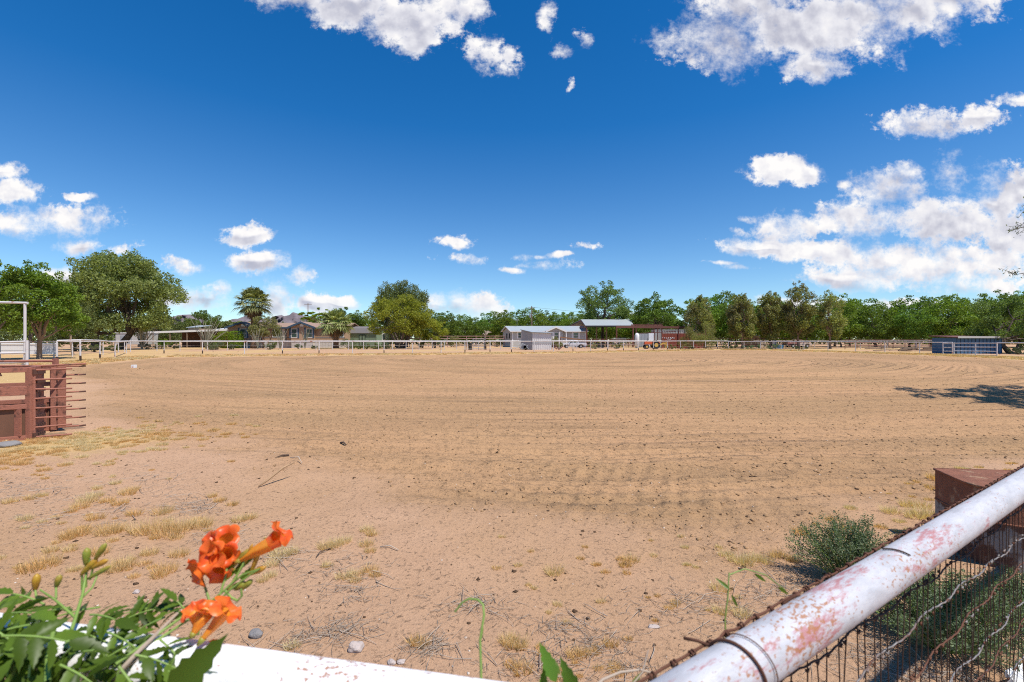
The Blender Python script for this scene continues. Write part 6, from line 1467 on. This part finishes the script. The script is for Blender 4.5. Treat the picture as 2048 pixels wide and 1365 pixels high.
# palms
def palm(px, ycr, base_y, Z, rad, label, seed, skirt):
    r_ = np.random.RandomState(seed); x = XX(px, Z); zc = ZZ(ycr, Z); t = thing('palm_tree', (x, Z, 0), label, 'palm')
    mb = MB(); mb.tube([(x, Z, -.1), (x, Z, .5), (x, Z, zc*.6), (x, Z, zc)], [.62, .48, .42, .40], 12); mb.build('trunk', pbr('palm_bark_%d' % seed, (.17, .10, .065), .95, .4, 8, .8, 14, stretch=(1, 1, 2.5)), t, smooth=True)
    bt = MB()
    for i in range(150):
        a = r_.uniform(0, 6.28); z = r_.uniform(.3, zc-.3); p = Vector((x + math.cos(a)*.42, Z + math.sin(a)*.42, z)); d = Vector((math.cos(a), math.sin(a), 1.3))*.20; s = Vector((-math.sin(a), math.cos(a), 0))*.09
        bt.add([p - s, p + s, p + d], [(0, 1, 2)])
    bt.build('leaf_bases', m_dead_b, t, fix=False)
    def fronds(n, emin, emax, mat, nm, L, droopk):
        VV = []; FF = []; k = 0; pet = MB()
        for i in range(n):
            az = i*2.399 + r_.normal()*.2; el = emin + (emax-emin)*((i+.5)/n) + r_.normal()*.1
            d = Vector((math.cos(az)*math.cos(el), math.sin(az)*math.cos(el), math.sin(el))); s = d.cross(Vector((0, 0, 1))).normalized(); u = s.cross(d)
            o = Vector((x, Z, zc)) + d*.3; l1 = L*.48*r_.uniform(.8, 1.1); hub = o + d*l1 + Vector((0, 0, -l1*.12)); pet.tube([o, hub], [.035, .02], 4, False)
            m = 20; bl = L*.62*r_.uniform(.85, 1.1)
            for j in range(m):
                f = (j/(m-1)-.5)*2; ang = f*1.75; dd = (d*math.cos(ang) + s*math.sin(ang)).normalized()
                ln = bl*(1-.30*abs(f)); tip = hub + dd*ln + Vector((0, 0, -ln*droopk*r_.uniform(.5, 1.2))); md = hub + dd*ln*.6 + Vector((0, 0, .02)); wd = (s*math.cos(ang) - d*math.sin(ang))*.085
                VV += [tuple(hub), tuple(md + wd + u*.02), tuple(tip), tuple(md - wd - u*.02)]; FF.append((k, k+1, k+2, k+3)); k += 4
        np_mesh(nm, np.array(VV), np.array(FF), mat, t); return pet
    pet = fronds(58, -.55, 1.45, f_palm, 'fronds', rad, .38); pet.build('petioles', m_vstem, t, fix=False)
    pet = fronds(skirt, -1.4, -.60, f_dead, 'dead_fronds', rad*.72, .3)
    return t
m_dead_b = pbr('palm_boots', (.22, .13, .08), .95, .4, 5)
palm(507, 606, 696, 87, 3.35, 'tall fan palm with shaggy skirt rising above the tan house', 1, 46)
palm(672, 648, 696, 83.5, 3.0, 'shorter fan palm with thick brown trunk at the right end of the tan house', 2, 10)

# hedges, ocotillo, shrubs
def shrub(name, px, Z, r, h, mat, label, seed, n=2600, leaf=.12, cat='bush', group=None, k=18, flat=.9, stems=True):
    r_ = np.random.RandomState(seed); x = XX(px, Z); t = thing(name, (x, Z, 0), label, cat, group)
    cl = clumps(r_, (x, Z, h*.48), (r, r*.8, h*.52), k, .34, lowcut=-.95); C = clump_leaves(r_, [(c, q*1.0) for c, q in cl], n, min(r, h*.6), flat); C = C[C[:, 2] > .02]
    V_, F_ = leaves(r_, C, leaf, leaf*.5); np_mesh('foliage', V_, F_, mat, t)
    mb = MB()
    for i in range(7): c = cl[r_.randint(len(cl))][0]; mb.tube([(x + r_.normal()*.08, Z + r_.normal()*.08, -.05), tuple(c)], [.035, .012], 5, False)
    mb.build('stem', m_bark, t, fix=False); return t
def hedge(px0, px1, ytop, Z, label, seed):
    r_ = np.random.RandomState(seed); x0, x1 = XX(px0, Z), XX(px1, Z); h = ZZ(ytop, Z); t = thing('clipped_hedge', ((x0+x1)/2, Z, 0), label, 'hedge')
    n = 6500; u = r_.uniform(-1, 1, (n, 3)); m = np.argmax(np.abs(u), 1); u[np.arange(n), m] = np.sign(u[np.arange(n), m]); nn = np.linalg.norm(u, axis=1)**.35; u = u/nn[:, None] * r_.uniform(.9, 1.02, n)[:, None]
    C = np.stack([(x0+x1)/2 + u[:, 0]*(x1-x0)/2, Z + u[:, 1]*1.1, h*.52 + u[:, 2]*h*.5], 1); V_, F_ = leaves(r_, C, .16, .10); np_mesh('foliage', V_, F_, f_hedge, t)
    MB().tube([(t.location.x, Z, 0), (t.location.x, Z, h*.7)], [.12, .05], 6).build('stem', m_bark, t)
hedge(438, 461, 664, 85, 'clipped bright green hedge block, left one of a pair', 71); hedge(460, 484, 663, 85.4, 'clipped bright green hedge block nearest the tan house gable', 72)
shrub('rounded_bush', 427, 86, .95, 2.9, f_hedge, 'round green bush left of the clipped hedge pair', 73)
def ocotillo(px, Z, h, sp_, n, label, seed):
    r_ = np.random.RandomState(seed); x = XX(px, Z); t = thing('ocotillo', (x, Z, 0), label, 'cactus'); mb = MB(); C = []
    for i in range(n):
        a = r_.uniform(0, 6.28); e = r_.uniform(.1, 1)*sp_; hh = h*r_.uniform(.6, 1.05); pts = [Vector((x + math.cos(a)*e*k**1.3, Z + math.sin(a)*e*k**1.3, hh*k)) for k in (0, .25, .5, .75, 1)]
        mb.tube(pts, [.055, .05, .045, .035, .02], 5, False)
        for j in range(60): k = r_.uniform(.05, 1); q = pts[int(k*3.99)].lerp(pts[int(k*3.99)+1], (k*3.99) % 1); C.append(tuple(q + Vector(r_.normal(size=3))*.05))
    mb.build('wands', pbr('ocotillo_bark_%d' % seed, (.25, .23, .17), .9, .3, 5), t, fix=False); V_, F_ = leaves(r_, np.array(C), .10, .05); np_mesh('leaves', V_, F_, f_sage, t)
ocotillo(283, 74, 4.6, 2.6, 30, 'tall ocotillo with grey wands fanning out beside the big willow', 81); ocotillo(412, 78, 5.2, 3.4, 34, 'tall ocotillo with long green wands in front of the patio', 82)
ocotillo(560, 80, 3.4, 1.5, 14, 'thin ocotillo stems in front of the big picture window', 83); ocotillo(610, 81, 4.0, 1.0, 9, 'narrow upright cactus stems between the two gable windows', 84); ocotillo(515, 80, 3.6, 1.6, 16, 'thin grey stems below the small olive tree', 85)
SH = [(325,78,1.7,1.9,'green yucca like bush between the ocotillos',f_hedge),(430,70,1.6,1.6,'grey green sagebush behind the fence below the tall ocotillo',f_sage),(465,73,.9,1.0,'small grey bush in front of the hedges',f_sage),
 (540,73,1.2,.9,'low green bush below the small olive tree',f_sage),(545,82,.9,1.8,'dark bush at the foot of the picture window',f_dark),(596,79,.8,.9,'little green bush left of the second gable',f_sage),(627,79,.7,.7,'little green bush right of the second gable',f_sage),
 (700,80,1.8,1.9,'rounded green bush by the short palm',f_sage),(716,76,1.0,1.0,'low dark bush before the green shed, left of three',f_dark),(731,76,1.1,1.0,'low dark bush before the green shed, middle of three',f_dark),(750,76,1.1,1.1,'low dark bush before the green shed, right of three',f_dark),
 (773,77,.9,1.2,'green bush at the gable end of the green shed',f_sage),(845,88,1.0,1.5,'dark bush right of the multi stemmed trunks',f_dark),(880,97,1.6,1.6,'pale green bush in front of the far red fence',f_sage),(910,98,1.6,2.6,'light green sapling by the far red fence',f_olive),
 (993,106,2.2,2.9,'olive bush at the left gable of the grey house',f_olive),(1108,86,1.2,2.6,'pale olive bush in front of the porch',f_olive),(1120,82,.7,1.3,'grey green bush beside the pickup nose',f_olive),(1385,80,2.6,3.6,'bushy pine sapling in front of the rusty wall corner',f_pine),
 (1410,78,2.4,4.6,'round green pine sapling right of the rusty wall',f_pine),(1460,76,1.6,1.0,'low grey green weed patch under the pines, left',f_sage),(1505,75,1.8,.9,'low green weed patch under the pines, centre',f_salt),(1545,75,1.6,.9,'low green weeds below the blue trough',f_salt),(1600,74,1.5,.7,'weeds at the foot of the tallest pine',f_sage),
 (225,64,1.4,.9,'low dark green bush at the foot of the willow trunk',f_dark),(185,58,1.6,1.0,'low bush in the shade behind the left fence',f_dark),(298,76,1.6,1.0,'low green bush beside the left ocotillo',f_salt),(350,80,1.2,1.2,'small bush in front of the open patio',f_sage),
 (2040,49,1.4,.8,'grey sagebush at the foot of the dark right tree',f_sage),(1340,78,1.5,.8,'dry grey weeds before the rusty wall, left',f_olive),(1375,78,1.5,.8,'dry grey weeds before the rusty wall, right',f_olive),(1190,80,1.6,.9,'dry weeds behind the fence below the barn',f_olive),(1230,80,1.6,.9,'second patch of dry weeds below the barn posts',f_olive)]
for i, (px, Z, r, h, lab, mt) in enumerate(SH): shrub('shrub', px, Z, r, h, mt, lab, 300+i, n=int(900+900*r*h), leaf=.11, k=14)

# far-off wood closing the view behind the orchard and houses
rw = np.random.RandomState(91); n = 60000; px = rw.uniform(-150, 2400, n); Zr = rw.uniform(165, 185, n); top = 6.5 + 2.2*vnoise(px*.03, px*0, 71) + 1.5*vnoise(px*.11, px*0, 72)
zz = rw.rand(n)**.8*top; C = np.stack([(px-1024)/F*Zr, Zr, zz], 1); V_, F_ = leaves(rw, C, 1.1, .7)
o = np_mesh('distant_wood', V_, F_, f_dark); tag(o, 'dark band of far-off trees on the horizon behind the orchard and houses', 'wood', None, 'stuff')
